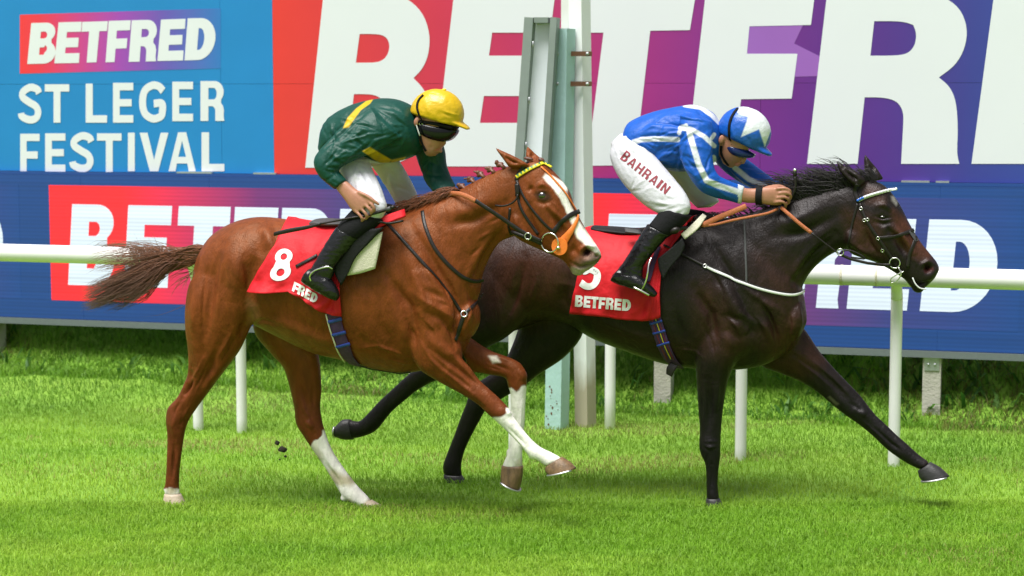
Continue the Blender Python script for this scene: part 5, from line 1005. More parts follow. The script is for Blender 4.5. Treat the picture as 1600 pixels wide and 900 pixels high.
# whip
wp = empty('whip', h.P(580, 335, .33), 'black whip held in the gloveless hand of the green jockey', 'whip')
V, F = tube([h.P(*p) for p in [(500, 350, .345), (540, 342, .345), (575, 336, .338), (596, 330, .33), (606, 327, .33)]], [.005, .006, .007, .0085, .0085]); mk('shaft', V, F, 'black_leather', wp)
V, F = loft(h, [((428, 363), (428, 369), .004, .345), ((450, 357), (451, 364), .006, .345), ((480, 352), (481, 358), .006, .345), ((502, 347.5), (502, 351.5), .005, .345)], N=12); mk('flap', V, F, 'black_leather', wp)
V, F = tube([h.P(*p) for p in [(604, 327.5, .33), (611, 325, .33)]], [.012, .012], sub=1); mk('collar_band', V, F, 'grey_leather', wp); V, F = tube([h.P(*p) for p in [(611, 325, .33), (616, 323, .33)]], [.0125, .010], sub=1); mk('grip_cap', V, F, 'black_leather', wp)

# ------------------------------------------------------------------ jockey in blue and white, on the dark bay
h = FB
J2 = empty('person', h.P(1000, 350), 'crouching jockey in royal blue and white silks with star cap', 'person', 'jockeys riding')
S = Soup()
S.add(*loft(h, [((1132, 192), (1178, 192), .062), ((1126, 206), (1180, 212), .074), ((1124, 220), (1172, 230), .072), ((1124, 234), (1163, 244), .062), ((1126, 246), (1156, 252), .048), ((1130, 256), (1148, 258), .03)], N=22, e=2.2))
S.add(*loft(h, [((1172, 238), (1164, 242), .012), ((1167, 248), (1158, 250), .017), ((1163, 256), (1156, 255), .014)], N=12)); S.add(*ellipsoid(h, 1151, 256, 6, 4, .022, 0, 30)); S.add(*ellipsoid(h, 1141, 257, 7, 5, .024, 0, 20)); S.add(*ellipsoid(h, 1127, 218, 4.5, 8, .010, .072, 15))
S.add(*loft(h, [((1100, 195), (1112, 240), .075), ((1118, 200), (1126, 244), .06), ((1132, 210), (1142, 246), .055)], N=18))
S.add(*loft(h, [((985, 205), (1000, 240), .10), ((1030, 182), (1050, 252), .13), ((1075, 176), (1095, 250), .15), ((1108, 186), (1118, 240), .11)], N=18))
S.add(*loft(h, [((1070, 195), (1105, 205), .045, .17), ((1072, 240), (1104, 240), .042, .235), ((1098, 288), (1116, 275), .036, .25), ((1130, 308), (1140, 288), .032, .20), ((1166, 317), (1168, 294), .027, .15), ((1192, 317), (1192, 294), .027, .13)], N=14))
S.add(*loft(h, [((1105, 240), (1140, 235), .045, -.14), ((1140, 270), (1165, 255), .04, -.165), ((1175, 290), (1190, 275), .034, -.13), ((1205, 302), (1210, 288), .028, -.09)], N=14))
S.add(*loft(h, [((1186, 318), (1186, 293), .026, .13), ((1200, 320), (1202, 292), .026, .12), ((1214, 321), (1216, 292), .024, .105), ((1222, 320), (1225, 294), .02, .09)], N=16, e=2.4))
for k, (kx, ky) in enumerate(((1222, 295), (1224, 302), (1222, 309), (1218, 316))): finger(S, h, [(kx-8, ky, .125), (kx+4, ky-1, .125), (kx+12-k, ky+3, .11), (kx+12-k, ky+8, .085), (kx+4, ky+9, .07)], .0088)
finger(S, h, [(1196, 294, .12), (1208, 291, .09), (1220, 291, .07), (1228, 294, .06)], .0095)
for k in range(4): finger(S, h, [(1206+2*k, 288+5*k, -.08), (1218+2*k, 289+5*k, -.07), (1224+k, 294+5*k, -.06), (1216, 298+5*k, -.05)], .0085)
for pts in ([((975, 235), (1010, 225), .07, .10), ((1005, 288), (1040, 272), .06, .2), ((1040, 330), (1070, 320), .05, .27), ((1008, 360), (1034, 372), .04, .31), ((978, 410), (1000, 418), .034, .34), ((972, 425), (992, 434), .03, .345)],
            [((1020, 245), (1048, 248), .06, -.10), ((1060, 282), (1085, 278), .05, -.19), ((1080, 302), (1102, 297), .04, -.22)]): S.add(*loft(h, pts, N=14))
garment('body', S, .0052, 'skin', J2, skincol(lips=[(1147, 255), (1157, 253), (1158, 256), (1150, 259)], beard=[(1122, 240), (1140, 246), (1158, 252), (1150, 262), (1130, 262)]), h, [([(1147, 256), (1157, 255)], 1.3, -.003)], smooth=3)
S = Soup()
S.add(*loft(h, [((976, 208), (992, 238), .135), ((984, 191), (1010, 256), .165), ((1013, 177), (1045, 266), .182), ((1050, 168), (1077, 268), .19), ((1085, 164), (1105, 260), .185), ((1112, 175), (1120, 250), .145), ((1124, 192), (1126, 240), .085)], N=26, sub=5))
S.add(*loft(h, [((1064, 178), (1112, 190), .075, .16), ((1060, 208), (1114, 212), .078, .20), ((1062, 240), (1113, 243), .073, .235), ((1074, 270), (1116, 262), .065, .25), ((1092, 296), (1122, 273), .058, .25), ((1112, 307), (1132, 279), .052, .225), ((1135, 313), (1148, 286), .047, .19), ((1158, 319), (1163, 291), .040, .155)], N=20, sub=5))
S.add(*loft(h, [((1100, 225), (1145, 235), .075, -.13), ((1122, 258), (1166, 248), .065, -.165), ((1148, 280), (1186, 263), .057, -.155), ((1178, 296), (1210, 281), .047, -.11), ((1194, 303), (1218, 290), .04, -.09)], N=20, sub=5))
BLUE, WHT = np.array([.006, .080, .40]), np.array([.58, .60, .66])
def jc2(co, Q, b, no):
    C = np.tile(BLUE, (len(co), 1))
    def stripe(pl, w, bl=-9, bh=9):
        nonlocal C
        d, _ = dpoly(Q, pl); C = lerp(C, WHT, np.clip((w-d)/1.2+.5, 0, 1)*((b > bl) & (b < bh)))
    stripe([(990, 222), (1003, 218), (1025, 217), (1059, 218)], 4, .02); stripe([(1063, 200), (1080, 202), (1100, 213), (1116, 228)], 3.5, .0); stripe([(1076, 202), (1082, 225), (1092, 258), (1104, 282), (1122, 290), (1145, 297), (1160, 302)], 4.6, .1)
    stripe([(1070, 164), (1095, 168), (1112, 180), (1124, 192)], 3.5, -.12, .12); stripe([(1061, 208), (1064, 199), (1072, 196)], 3, .1); stripe([(1112, 216), (1116, 210)], 3, .05); stripe([(1148, 262), (1170, 280), (1200, 293)], 4, -.5, -.03); stripe([(1115, 246), (1116, 256)], 4, -.5, .1)
    C = lerp(C, WHT, ((Q[:, 0] > 1153) & (b > .05)).astype(float))
    return C
fold2 = [([(1062, 240), (1090, 252)], 3, -.006), ([(1066, 258), (1100, 262)], 3, -.006), ([(1070, 225), (1105, 232)], 3.5, .005), ([(1090, 285), (1116, 268)], 3, -.006), ([(1085, 275), (1112, 262)], 3, .005), ([(1010, 195), (1050, 190), (1070, 200)], 5, -.006), ([(1000, 205), (1040, 205), (1060, 212)], 5, .005), ([(1020, 235), (1050, 232), (1066, 240)], 4, -.007), ([(1015, 248), (1045, 250), (1066, 256)], 4, .005), ([(1075, 180), (1100, 190), (1110, 205)], 4, .005), ([(1085, 172), (1108, 188)], 3, -.004), ([(1125, 290), (1148, 304)], 2.5, -.004), ([(1120, 300), (1145, 310)], 2.5, .003), ([(990, 205), (1005, 235)], 5, .005), ([(1140, 262), (1170, 275)], 3, -.005)]
fold2 += auto_folds([(1085, 205, 165, 45, 75, 18, .0055), (1100, 285, -110, 35, 60, 14, .005), (1100, 285, 10, 25, 45, 10, .004), (1110, 195, 185, 50, 60, 12, .005), (1010, 250, -30, 40, 60, 12, .005), (990, 215, -10, 40, 60, 10, .0045), (1130, 255, 40, 20, 60, 12, .005, -.5, 0)], 9)
garment('silk_jacket', S, .005, 'silk', J2, jc2, h, fold2, wr=.0012, wsc=13, smooth=5, seed=11)
S = Soup()
S.add(*loft(h, [((956, 226), (988, 204), .12, .0), ((962, 246), (1010, 222), .14, 0), ((985, 262), (1035, 245), .13, 0)], N=22))
S.add(*loft(h, [((957, 226), (992, 207), .10, .06), ((954, 246), (1012, 226), .105, .11), ((966, 275), (1034, 256), .098, .17), ((988, 303), (1056, 282), .085, .22), ((1012, 324), (1072, 303), .07, .255), ((1032, 335), (1079, 321), .057, .275), ((1042, 340), (1076, 334), .05, .28)], N=22, sub=5))
S.add(*loft(h, [((1020, 250), (1070, 255), .085, -.12), ((1050, 282), (1092, 275), .075, -.19), ((1072, 308), (1114, 298), .065, -.23), ((1090, 325), (1124, 315), .055, -.25)], N=20, sub=5))
br2 = garment('breeches', S, .006, 'breeches', J2, lambda co, Q, b, no: np.tile([.53, .53, .57], (len(co), 1)), h, [([(965, 220), (985, 235)], 3, -.005), ([(960, 240), (985, 250)], 3, -.005), ([(1035, 270), (1062, 300)], 4, -.006), ([(1012, 318), (1050, 326)], 3, -.004), ([(1030, 310), (1066, 312)], 3, -.004), ([(1022, 265), (1046, 290)], 4, .005)]+auto_folds([(1030, 262, 60, 30, 50, 10, .004), (958, 225, 40, 40, 45, 12, .004), (1074, 320, 190, 35, 55, 12, .004), (985, 300, -30, 40, 40, 6, .003)], 6), wr=.001, wsc=12, seed=23)
BVbr2 = bvh_of(br2)
# name down the thigh
base = [(969, 247), (1040, 303)]; names = 'BAHRAIN'; d = np.array(base[1], float)-np.array(base[0]); Lb = np.linalg.norm(d); d /= Lb; nu = np.array([d[1], -d[0]]); wds = [1.0, 1.1, 1.1, 1.05, 1.1, .42, 1.1]; tot = sum(wds)+.28*6; x0 = 0
for i, (ch, wd) in enumerate(zip(names, wds)):
    a = x0/tot*Lb; ww = wd/tot*Lb; hh = 15+(2 if i == 0 else 0); o_ = np.array(base[0])+d*a; x0 += wd+.28
    cs = [[tuple(o_+d*ww*u+nu*(hh*v-1)) for u, v in c] for c in glyph(ch, {'I': 1}.get(ch, .27), .17)]
    decal('letter', h, BVbr2, cs, 'maroon_print', br2, lift=.0025, maxlen=6)
boot2 = boot(h, J2, [((1036, 324), (1080, 338), .055, .28), ((1030, 331), (1070, 350), .057, .287), ((1020, 344), (1054, 364), .054, .30), ((1015, 350), (1048, 368), .052, .305)],
     [((1012, 350), (1048, 368), .052, .305), ((1007, 357), (1040, 374), .052, .31), ((990, 384), (1022, 394), .048, .33), ((975, 408), (1006, 416), .044, .342), ((966, 420), (1004, 430), .043, .347), ((960, 430), (1002, 440), .04, .35)],
     [((968, 420), (954, 439), .036, .352), ((985, 424), (970, 446), .042, .354), ((1004, 434), (994, 453), .043, .356), ((1018, 447), (1009, 460), .036, .357), ((1027, 458), (1022, 465), .018, .357)])
boot(h, J2, [((1075, 326), (1118, 340), .055, -.27), ((1058, 350), (1092, 366), .052, -.30)], [((1058, 348), (1092, 366), .052, -.30), ((1040, 384), (1070, 394), .048, -.33), ((1022, 412), (1050, 422), .043, -.345)], [((1020, 414), (1008, 434), .036, -.35), ((1040, 424), (1028, 446), .042, -.35), ((1062, 442), (1055, 456), .03, -.35)])
pk = loft(h, [((1186, 222), (1174, 230), .068), ((1196, 230), (1186, 238), .064), ((1204, 238), (1196, 242), .050), ((1207, 242), (1202, 244), .028)], N=20, sub=3)
S = cap_mesh(h, (1163, 206), 42, 38.5, .108, 25, 0, ((1120, 206), (1204, 246)), pk)
star = [(1150, 214), (1166, 190), (1152, 176), (1170, 172), (1180, 168), (1192, 178), (1200, 190), (1200, 206), (1196, 226), (1192, 222), (1186, 202), (1172, 208)]
def capc2(co, Q, b, no):
    C = np.tile([.006, .085, .42], (len(co), 1)); pl = [(1152, 176), (1169, 183), (1158, 214), (1186, 202), (1195, 229), (1206, 200), (1200, 178), (1180, 162), (1156, 162)]
    return lerp(C, (.62, .64, .69), softpoly(Q, pl, .9)*(Q[:, 1] < 230))
cap2 = garment('riding_cap', S, .005, 'cap_silk', J2, capc2, h, [([(1126, 212), (1160, 230), (1196, 240)], 2.2, .004), ([(1140, 190), (1150, 222)], 3, .003), ([(1166, 210), (1176, 232)], 3, -.003), ([(1180, 205), (1186, 228)], 3, .003)], wr=.0016, wsc=20, smooth=4, seed=4)
BVJ2 = bvh_of(*[o for o in J2.children if o.type == 'MESH' and o.name.split('.')[0] in ('body', 'riding_cap')])
gg = empty('goggles', h.P(1160, 238), 'blue mirrored racing goggles worn under the star cap', 'goggles')
V, F = loft(h, [((1141, 222), (1138, 236), .066), ((1152, 226), (1146, 243), .076), ((1165, 232), (1159, 247), .072), ((1175, 238), (1171, 247), .056), ((1180, 241), (1178, 246), .034)], N=22, sub=4, e=2.6); mk('lens_shell', V, F, 'goggle_blue', gg)
strap('elastic_strap', h, bvh_of(cap2), [(1143, 226), (1140, 212), (1140, 195), (1145, 180), (1153, 170)], .016, 'black_cloth', gg, thick=.005, lift=.005)
strap('chin_strap', h, BVJ2, [(1127, 228), (1127, 238), (1131, 248), (1138, 258)], .016, 'black_cloth', gg, thick=.004, lift=.003)
V, F = loft(h, [((1181, 320), (1182, 292), .034, .138), ((1186, 320.5), (1187, 292), .034, .134), ((1191, 320.5), (1192, 292), .034, .130)], N=18, cap0=0, cap1=0); mk('wristband', V, F, 'black_cloth', J2)
wp = empty('whip', h.P(1243, 300, .05), 'black whip handle standing upright beside the dark mane', 'whip')
V, F = tube([h.P(*p) for p in [(1228, 322, .06), (1238, 306, .06), (1243, 290, .06), (1242, 276, .06)]], [.006, .008, .009, .010]); mk('shaft', V, F, 'black_leather', wp)
V, F = tube([h.P(*p) for p in [(1242, 275, .06), (1242, 267, .06)]], [.012, .011], sub=1); mk('collar_band', V, F, 'black_leather', wp); V, F = tube([h.P(*p) for p in [(1242, 267, .06), (1242, 264, .06)]], [.012, .009], sub=1); mk('grip_cap', V, F, 'steel', wp)
# ================================================================== TACK
def cloth(name, h, bv, rows, m, root, lift=.016, wr=.006, seed=0, nu=46, nv=30, thick=.004, mirror=True, flutter=None):
    """a cloth laid on the near side of the back, carried over the spine and down the far side"""
    R = [resample(r, 1) if False else np.array([np.interp(np.linspace(0, 1, nu), np.linspace(0, 1, len(r)), [p[k] for p in r]) for k in range(2)]).T for r in rows]
    R = crom(np.array(R).reshape(len(rows), -1), max(1, nv//(len(rows)-1))).reshape(-1, nu, 2); nr = len(R); G = np.zeros((nr, nu, 3)); ok = np.zeros((nr, nu), bool)
    for i in range(nr):
        for j in range(nu):
            c = cast(bv, *R[i, j])
            if c: G[i, j] = c[0]+c[1]*lift; ok[i, j] = True
    for j in range(nu):
        good = [i for i in range(nr) if ok[i, j]]
        for i in range(nr):
            if not ok[i, j]:
                k = min(good, key=lambda q: abs(q-i)) if good else None
                bb = h.b(G[k, j]) if k is not None else .28
                G[i, j] = h.P(*R[i, j], bb*(1 if i > nr//2 else .9))
    for _ in range(5): G[1:-1, 1:-1] = (G[:-2, 1:-1]+G[2:, 1:-1]+G[1:-1, :-2]+G[1:-1, 2:]+4*G[1:-1, 1:-1])/8
    for i in range(nr):
        for j in range(nu):
            p = Vector(G[i, j]*7.0); w_ = noise.noise(Vector((p.x*.9+seed, p.y*.9, p.z*.55)))*.9+.5*noise.noise(p*2.1+Vector((seed, 0, 3)))
            edge = max(0, (i/(nr-1)-.55))/.45
            fo = noise.noise(Vector((j/(nu-1)*8.5+seed*2.3+i/(nr-1)*1.5, i/(nr-1)*1.6, seed))); w_ += 0
            G[i, j] += h.n*(.012*(1-abs(fo)*2.4)*(.25+.75*i/(nr-1)))
            G[i, j] += h.n*(wr*(1+1.2*edge)*(1-abs(w_)*1.8)+(flutter(i/(nr-1), j/(nu-1)) if flutter else 0))
    far = G-2*(np.array([[h.b(p) for p in r] for r in G])[..., None])*h.n
    ALL = np.concatenate([G[::-1], far], 0) if mirror else G
    nA = len(ALL); V = ALL.reshape(-1, 3); F = [(i*nu+j, i*nu+j+1, (i+1)*nu+j+1, (i+1)*nu+j) for i in range(nA-1) for j in range(nu-1)]
    o = mk(name, V, F, m, root); s = o.modifiers.new('thickness', 'SOLIDIFY'); s.thickness = thick; s.offset = 1
    dg = bpy.context.evaluated_depsgraph_get(); me2 = bpy.data.meshes.new_from_object(o.evaluated_get(dg)); o.modifiers.clear(); o.data = me2
    me2.polygons.foreach_set('use_smooth', [True]*len(me2.polygons)); return o
def panel_px(name, h, pts_b, m, root, thick=.006):    # a flat flap given as a grid of (px,py,b)
    G = np.array([[h.P(*p) for p in r] for r in pts_b]); nr, nu = G.shape[:2]
    A = crom(G.reshape(nr, -1), 5).reshape(-1, nu, 3); A = np.transpose(A, (1, 0, 2)); A = crom(A.reshape(nu, -1), 5).reshape(-1, A.shape[1], 3)
    n0, n1 = A.shape[:2]; o = mk(name, A.reshape(-1, 3), [(i*n1+j, i*n1+j+1, (i+1)*n1+j+1, (i+1)*n1+j) for i in range(n0-1) for j in range(n1-1)], m, root)
    s = o.modifiers.new('thickness', 'SOLIDIFY'); s.thickness = thick; s.offset = 0
    dg = bpy.context.evaluated_depsgraph_get(); me2 = bpy.data.meshes.new_from_object(o.evaluated_get(dg)); o.modifiers.clear(); o.data = me2; return o
def stirrup(h, root, pts, leather):
    st = rope('stirrup_iron', h, pts, .0045, 'steel', root); V, F = band(*[np.array(x) for x in zip(*[(h.P(*p), h.n) for p in leather])], .024, .005); mk('stirrup_leather', V, F, 'black_leather', root); return st
# ------------------------------------------------------------------ chestnut's tack
h = FA
ct = empty('saddle_cloth', h.P(490, 345), 'red saddle cloth with white number 8 on the chestnut horse', 'saddle cloth', 'red saddle cloths')
c1 = cloth('cloth_sheet', h, BVA, [[(452, 340), (480, 345), (510, 347), (545, 346), (575, 344), (605, 338), (634, 330)], [(440, 364), (468, 372), (500, 380), (530, 380), (556, 372), (585, 355), (618, 342)], [(420, 402), (450, 412), (480, 420), (508, 420), (527, 412), (545, 396), (560, 385)], [(400, 438), (432, 442), (462, 450), (495, 462), (522, 462), (530, 450), (535, 440)], [(394, 455), (425, 457), (455, 455), (478, 468), (505, 486), (522, 491), (536, 493)]],
           'red_cloth', ct, lift=.016, wr=.009, seed=3, flutter=lambda i, j: .03*max(0, i-.75)*4*math.exp(-((j-.05)/.25)**2)+.008*math.sin(j*14)*max(0, i-.6))
BC1 = bvh_of(c1)
q = quad_map([(419, 440), (452, 438), (431, 387), (461, 390)]); decal('number', h, BC1, [[tuple(q(u, v)) for u, v in c] for c in glyph('8')], 'white_print', c1, maxlen=6)
for ch, bl, br_, tl, tr in (('B', (430, 449), (441, 450), (433, 436), (443, 437)), ('E', (442, 451), (452, 453), (444, 439), (454, 441)), ('T', (449, 452), (457, 456), (455, 440), (463, 443)), ('F', (456, 454), (464, 459), (460, 440), (470, 445)), ('R', (464, 459), (474, 464), (468, 444), (478, 449)), ('E', (475, 465), (483, 469), (479, 450), (487, 455)), ('D', (484, 470), (493, 474), (488, 456), (498, 461))):
    if ch in 'BETF' and bl[0] < 456: continue        # those letters lie in the fold under the cloth
    q = quad_map([bl, br_, tl, tr]); decal('letter', h, BC1, [[tuple(q(u, v)) for u, v in c] for c in glyph(ch, .4, .24)], 'white_print', c1, maxlen=5)
sa = empty('saddle', h.P(555, 345), 'small black racing saddle under the green jockey', 'saddle', 'racing saddles')
V, F = loft(h, [((486, 346), (490, 356), .06), ((500, 341), (505, 354), .12), ((530, 342), (535, 354), .14), ((570, 340), (575, 352), .12), ((600, 333), (606, 346), .06)], N=20); mk('seat', V, F, 'grey_leather', sa)
panel_px('cream_pad', h, [[(556, 374, .300), (578, 368, .300), (598, 362, .295)], [(548, 402, .308), (572, 396, .308), (592, 392, .302)], [(540, 431, .306), (563, 427, .306), (586, 420, .302)]], 'cream_cloth', sa, .010)
panel_px('saddle_flap', h, [[(518, 374, .320), (555, 362, .318), (600, 355, .305)], [(520, 400, .325), (545, 390, .325), (578, 378, .318)], [(523, 425, .325), (538, 414, .325), (556, 402, .322)], [(533, 446, .322), (538, 438, .322), (545, 425, .320)]], 'black_pad', sa, .012)
panel_px('red_pad_front', h, [[(578, 350, .285), (600, 338, .270), (632, 327, .20)], [(585, 360, .290), (606, 349, .280), (634, 338, .225)]], 'red_cloth', sa, .008)
strap('girth', h, BVA, [(521, 486), (527, 510), (536, 535), (545, 556), (556, 568)], .075, 'girth_web', sa, thick=.008, lift=.010)
for y0 in (500, 520, 538): 
    x0 = np.interp(y0, [486, 510, 535, 556], [521, 527, 536, 545]); strap('girth_stripe', h, BVA, [(x0-10, y0+2), (x0+11, y0-3)], .018, 'girth_blue', sa, thick=.004, lift=.017, step=2)
strap('girth_edge', h, BVA, [(511, 490), (518, 515), (529, 545), (540, 562)], .008, 'cream_cloth', sa, thick=.004, lift=.016)
strap('girth_strap', h, BVA, [(552, 566), (572, 573), (600, 580), (625, 582), (641, 580)], .018, 'black_leather', sa, thick=.005, lift=.006)
rope('stirrup_iron', h, [(488, 443, .385), (484, 433, .395), (490, 424, .402), (502, 419, .405), (513, 417, .402), (519, 420, .39)], .0050, 'steel', sa)
V, F = tube([h.P(*p) for p in [(484, 446, .372), (500, 456, .372), (514, 464, .368)]], .007); mk('stirrup_tread', V, F, 'steel', sa)
strap('stirrup_leather_end', h, BC1, [(463, 417), (480, 408), (496, 399)], .018, 'black_leather', sa, thick=.004, lift=.006)
# girth strap loops by the knee
rope('pommel_strap', h, [(575, 352, .30), (592, 347, .30), (608, 349, .285), (630, 345, .26)], .006, 'black_leather', sa)
bp = empty('breastplate', h.P(720, 480), 'dark leather breastplate straps across the chestnut chest', 'breastplate', 'breast straps')
rA = [BVA[0]]
strap('shoulder_strap', h, rA, [(606, 350), (620, 365), (644, 392), (664, 414), (684, 436), (702, 460), (720, 486)], .017, 'black_leather', bp)
strap('neck_strap', h, rA, [(660, 330), (664, 352), (676, 382), (690, 402), (708, 421), (725, 434), (742, 440), (756, 438)], .020, 'black_leather', bp)
strap('chest_strap', h, rA, [(755, 458), (747, 470), (737, 480), (726, 490)], .018, 'black_leather', bp)
strap('centre_strap', h, rA, [(724, 494), (720, 506), (716, 520), (711, 532)], .022, 'black_leather', bp)
q = cast(rA, 725, 491); t1 = np.cross(q[1], ZZ); t1 /= np.linalg.norm(t1); ring('ring', q[0]+q[1]*.008, t1, np.cross(q[1], t1), .016, .004, 'steel', bp)
br = empty('bridle', h.P(830, 320), 'dark bridle with yellow and green browband and orange nose strap', 'bridle', 'bridles')
bl_ = 'black_leather'
strap('headpiece', h, rA, [(826, 252), (818, 262), (810, 272), (807, 282)], .022, bl_, br); P, Nn = strap_pts(h, rA, [(807, 277), (818, 270), (829, 264), (840, 259), (851, 255.5), (862, 261)], 2, .007); V, F = band(P, Nn, .020, .006); bb_ = mk('browband', V, F, 'yellow_bead', br)
for i in range(2, len(P)-2, 3):
    s = np.cross(P[i+1]-P[i-1], Nn[i]); s /= np.linalg.norm(s); a = (P[i+1]-P[i-1]); a /= np.linalg.norm(a)
    slab('green_triangle', [P[i]-a*.008-s*.008, P[i]+a*.008-s*.008, P[i]+s*.008], [(0, 1, 2)], Nn[i], .005, 'green_bead', bb_)
strap('cheekpiece', h, rA, [(808, 282), (809, 305), (814, 325), (826, 346), (841, 366)], .016, bl_, br); strap('noseband_cheek', h, rA, [(808, 285), (820, 310), (838, 335), (856, 355), (866, 362)], .014, bl_, br)
strap('noseband', h, rA, [(864, 363), (870, 355), (878, 346), (888, 338), (898, 333), (906, 330)], .026, bl_, br, lift=.006); strap('throatlash', h, rA, [(797, 325), (796, 340), (795, 355), (799, 366)], .014, bl_, br)
rope('strap_end', h, [(774, 321, .085), (785, 322, .10), (797, 319, .105), (806, 312, .105), (809, 304, .10)], .005, bl_, br)
V, F = band(*strap_pts(h, rA, [(808, 288), (809, 297), (810, 306)], 2, .010), .024, .008); mk('cheek_buckle', V, F, bl_, br)
strap('orange_nose_strap', h, rA, [(845, 261), (856, 271), (867, 283), (880, 298), (892, 316), (903, 335)], .009, 'orange_rubber', br, lift=.005)
strap('orange_cheek_strap', h, rA, [(904, 336), (899, 348), (892, 361), (885, 371), (878, 380)], np.interp(np.arange(len(strap_pts(h, rA, [(904, 336), (899, 348), (892, 361), (885, 371), (878, 380)], 3)[0])), [0, 8, 16], [.014, .026, .05]), 'orange_rubber', br, lift=.008)
q = cast(rA, 872, 385); qn = NHA = np.array([-math.sin(.5), -math.cos(.5), 0]); t1 = np.array([math.cos(.5), -math.sin(.5), 0]); c = h.P(875, 385, h.b(q[0])+.016)
V = [c+qn*z+r*(math.cos(a)*t1+math.sin(a)*ZZ) for z in (0, .008) for r in (.046,) for a in np.linspace(0, 2*math.pi, 28, endpoint=False)]
mk('bit_disc', V, [tuple(range(28)), tuple(range(55, 27, -1))]+[(i, (i+1) % 28, 28+(i+1) % 28, 28+i) for i in range(28)], 'orange_rubber', br, False)
c2 = h.P(859, 379, h.b(q[0])+.022); ring('bit_ring', c2, t1, ZZ, .050, .0042, 'steel', br); V, F = ellipsoid(h, 872.5, 387, 3.6, 3.2, .012, h.b(q[0])+.026); mk('bit_joint', V, F, 'steel', br)
V, F = tube([h.P(*p) for p in [(800, 362, .06), (815, 368, .085), (832, 374, .095), (846, 381, .09)]], [.010, .012, .012, .010]); mk('chin_strap', V, F, bl_, br)
V, F = band(np.array([h.P(*p) for p in resample([(846, 377, .100), (830, 370, .108), (812, 360, .115), (790, 345, .125), (765, 328, .14), (742, 313, .14)], 4)]), np.tile(h.n, (len(resample([(846, 377, .100), (830, 370, .108), (812, 360, .115), (790, 345, .125), (765, 328, .14), (742, 313, .14)], 4)), 1)), .022, .005); mk('rein', V, F, bl_, br)
P = resample([(743, 314, .14), (730, 307, .13), (718, 303, .10), (706, 302, .06), (690, 306, .02)], 3); V, F = band(np.array([h.P(*p) for p in P]), np.tile(h.n, (len(P), 1)), .026, .007); mk('rein_grip', V, F, 'brown_rubber', br)
ring('rein_ring', h.P(825, 369, .118), h.u, ZZ, .017, .003, 'steel', br)
# ------------------------------------------------------------------ dark bay's tack
h = FB
ct = empty('saddle_cloth', h.P(990, 360), 'red saddle cloth with white brand name on the dark horse', 'saddle cloth', 'red saddle cloths')
c2_ = cloth('cloth_sheet', h, BVB, [[(915, 360), (950, 364), (985, 364), (1020, 360), (1050, 352), (1084, 338)], [(910, 392), (945, 396), (985, 398), (1018, 394), (1046, 380), (1068, 366)], [(904, 428), (940, 436), (980, 440), (1012, 436), (1028, 420), (1040, 404)], [(898, 462), (935, 470), (975, 476), (1008, 476), (1024, 466), (1032, 455)], [(895, 488), (930, 491), (970, 497), (1006, 500), (1022, 498), (1034, 494)]],
            'red_cloth', ct, lift=.016, wr=.009, seed=9, flutter=lambda i, j: .008*math.sin(j*11+1)*max(0, i-.6)+.012*math.exp(-((j-.72)/.06)**2)*max(0, i-.4))
BC2 = bvh_of(c2_)
xs = [(898, 910), (911.5, 922), (922.5, 934), (935, 945), (946, 958), (959.5, 970), (971.5, 985)]
for (a, b_), ch in zip(xs, 'BETFRED'):
    f = lambda x: 479+(x-898)*.085; g_ = lambda x: 461+(x-898)*.085
    q = quad_map([(a, f(a)), (b_, f(b_)), (a+1.5, g_(a)), (b_+1.5, g_(b_))]); decal('letter', h, BC2, [[tuple(q(u, v)) for u, v in c] for c in glyph(ch, .4, .24)], 'white_print', c2_, maxlen=5)
q = quad_map([(903, 452), (936, 452), (907, 400), (940, 400)]); decal('number', h, BC2, [[tuple(q(u, v)) for u, v in c] for c in glyph('5', .38, .2)], 'white_print', c2_, maxlen=6)
sa = empty('saddle', h.P(1030, 355), 'small black racing saddle under the blue jockey', 'saddle', 'racing saddles')
V, F = loft(h, [((928, 352), (932, 362), .10), ((960, 354), (965, 366), .13), ((1000, 356), (1005, 368), .14), ((1045, 346), (1050, 360), .12), ((1075, 338), (1080, 350), .06)], N=20); mk('seat', V, F, 'black_pad', sa)
panel_px('cantle_lip', h, [[(976, 357, .21), (1000, 360, .21)], [(977, 363, .24), (1003, 366, .24)]], 'grey_leather', sa, .012)
panel_px('cream_pad', h, [[(1064, 366, .285), (1082, 350, .265), (1098, 334, .22)], [(1070, 374, .290), (1090, 358, .272), (1104, 338, .225)]], 'cream_cloth', sa, .008)
panel_px('saddle_flap', h, [[(1028, 404, .315), (1048, 388, .310), (1066, 372, .300)], [(1030, 420, .315), (1046, 404, .312), (1070, 384, .302)], [(1036, 438, .312), (1046, 420, .312), (1064, 398, .305)]], 'black_pad', sa, .012)
strap('girth', h, BVB, [(1021, 490), (1028, 512), (1037, 538), (1048, 560), (1060, 572)], .072, 'girth_web', sa, thick=.008, lift=.010)
for y0 in (503, 518, 536):
    x0 = np.interp(y0, [490, 512, 538, 560], [1021, 1028, 1037, 1048]); strap('girth_stripe', h, BVB, [(x0-9, y0+2), (x0+10, y0-3)], .014, 'girth_blue', sa, thick=.004, lift=.017, step=2)
for dx_ in (-4, 2, 6): strap('girth_thread', h, BVB, [(1021+dx_, 492), (1028+dx_, 512), (1037+dx_, 538), (1047+dx_, 558)], .004, 'maroon_print' if dx_ != 2 else 'yellow_bead', sa, thick=.003, lift=.016)
panel_px('girth_tab', h, [[(1048, 566, .15), (1060, 572, .15)], [(1042, 574, .16), (1054, 580, .16)], [(1041, 584, .16), (1050, 589, .16)]], 'black_leather', sa, .008)
rope('stirrup_iron', h, [(1003, 452, .395), (1009, 440, .405), (1012, 425, .405), (1014, 412, .39), (1018, 402, .37)], .0048, 'steel', sa)
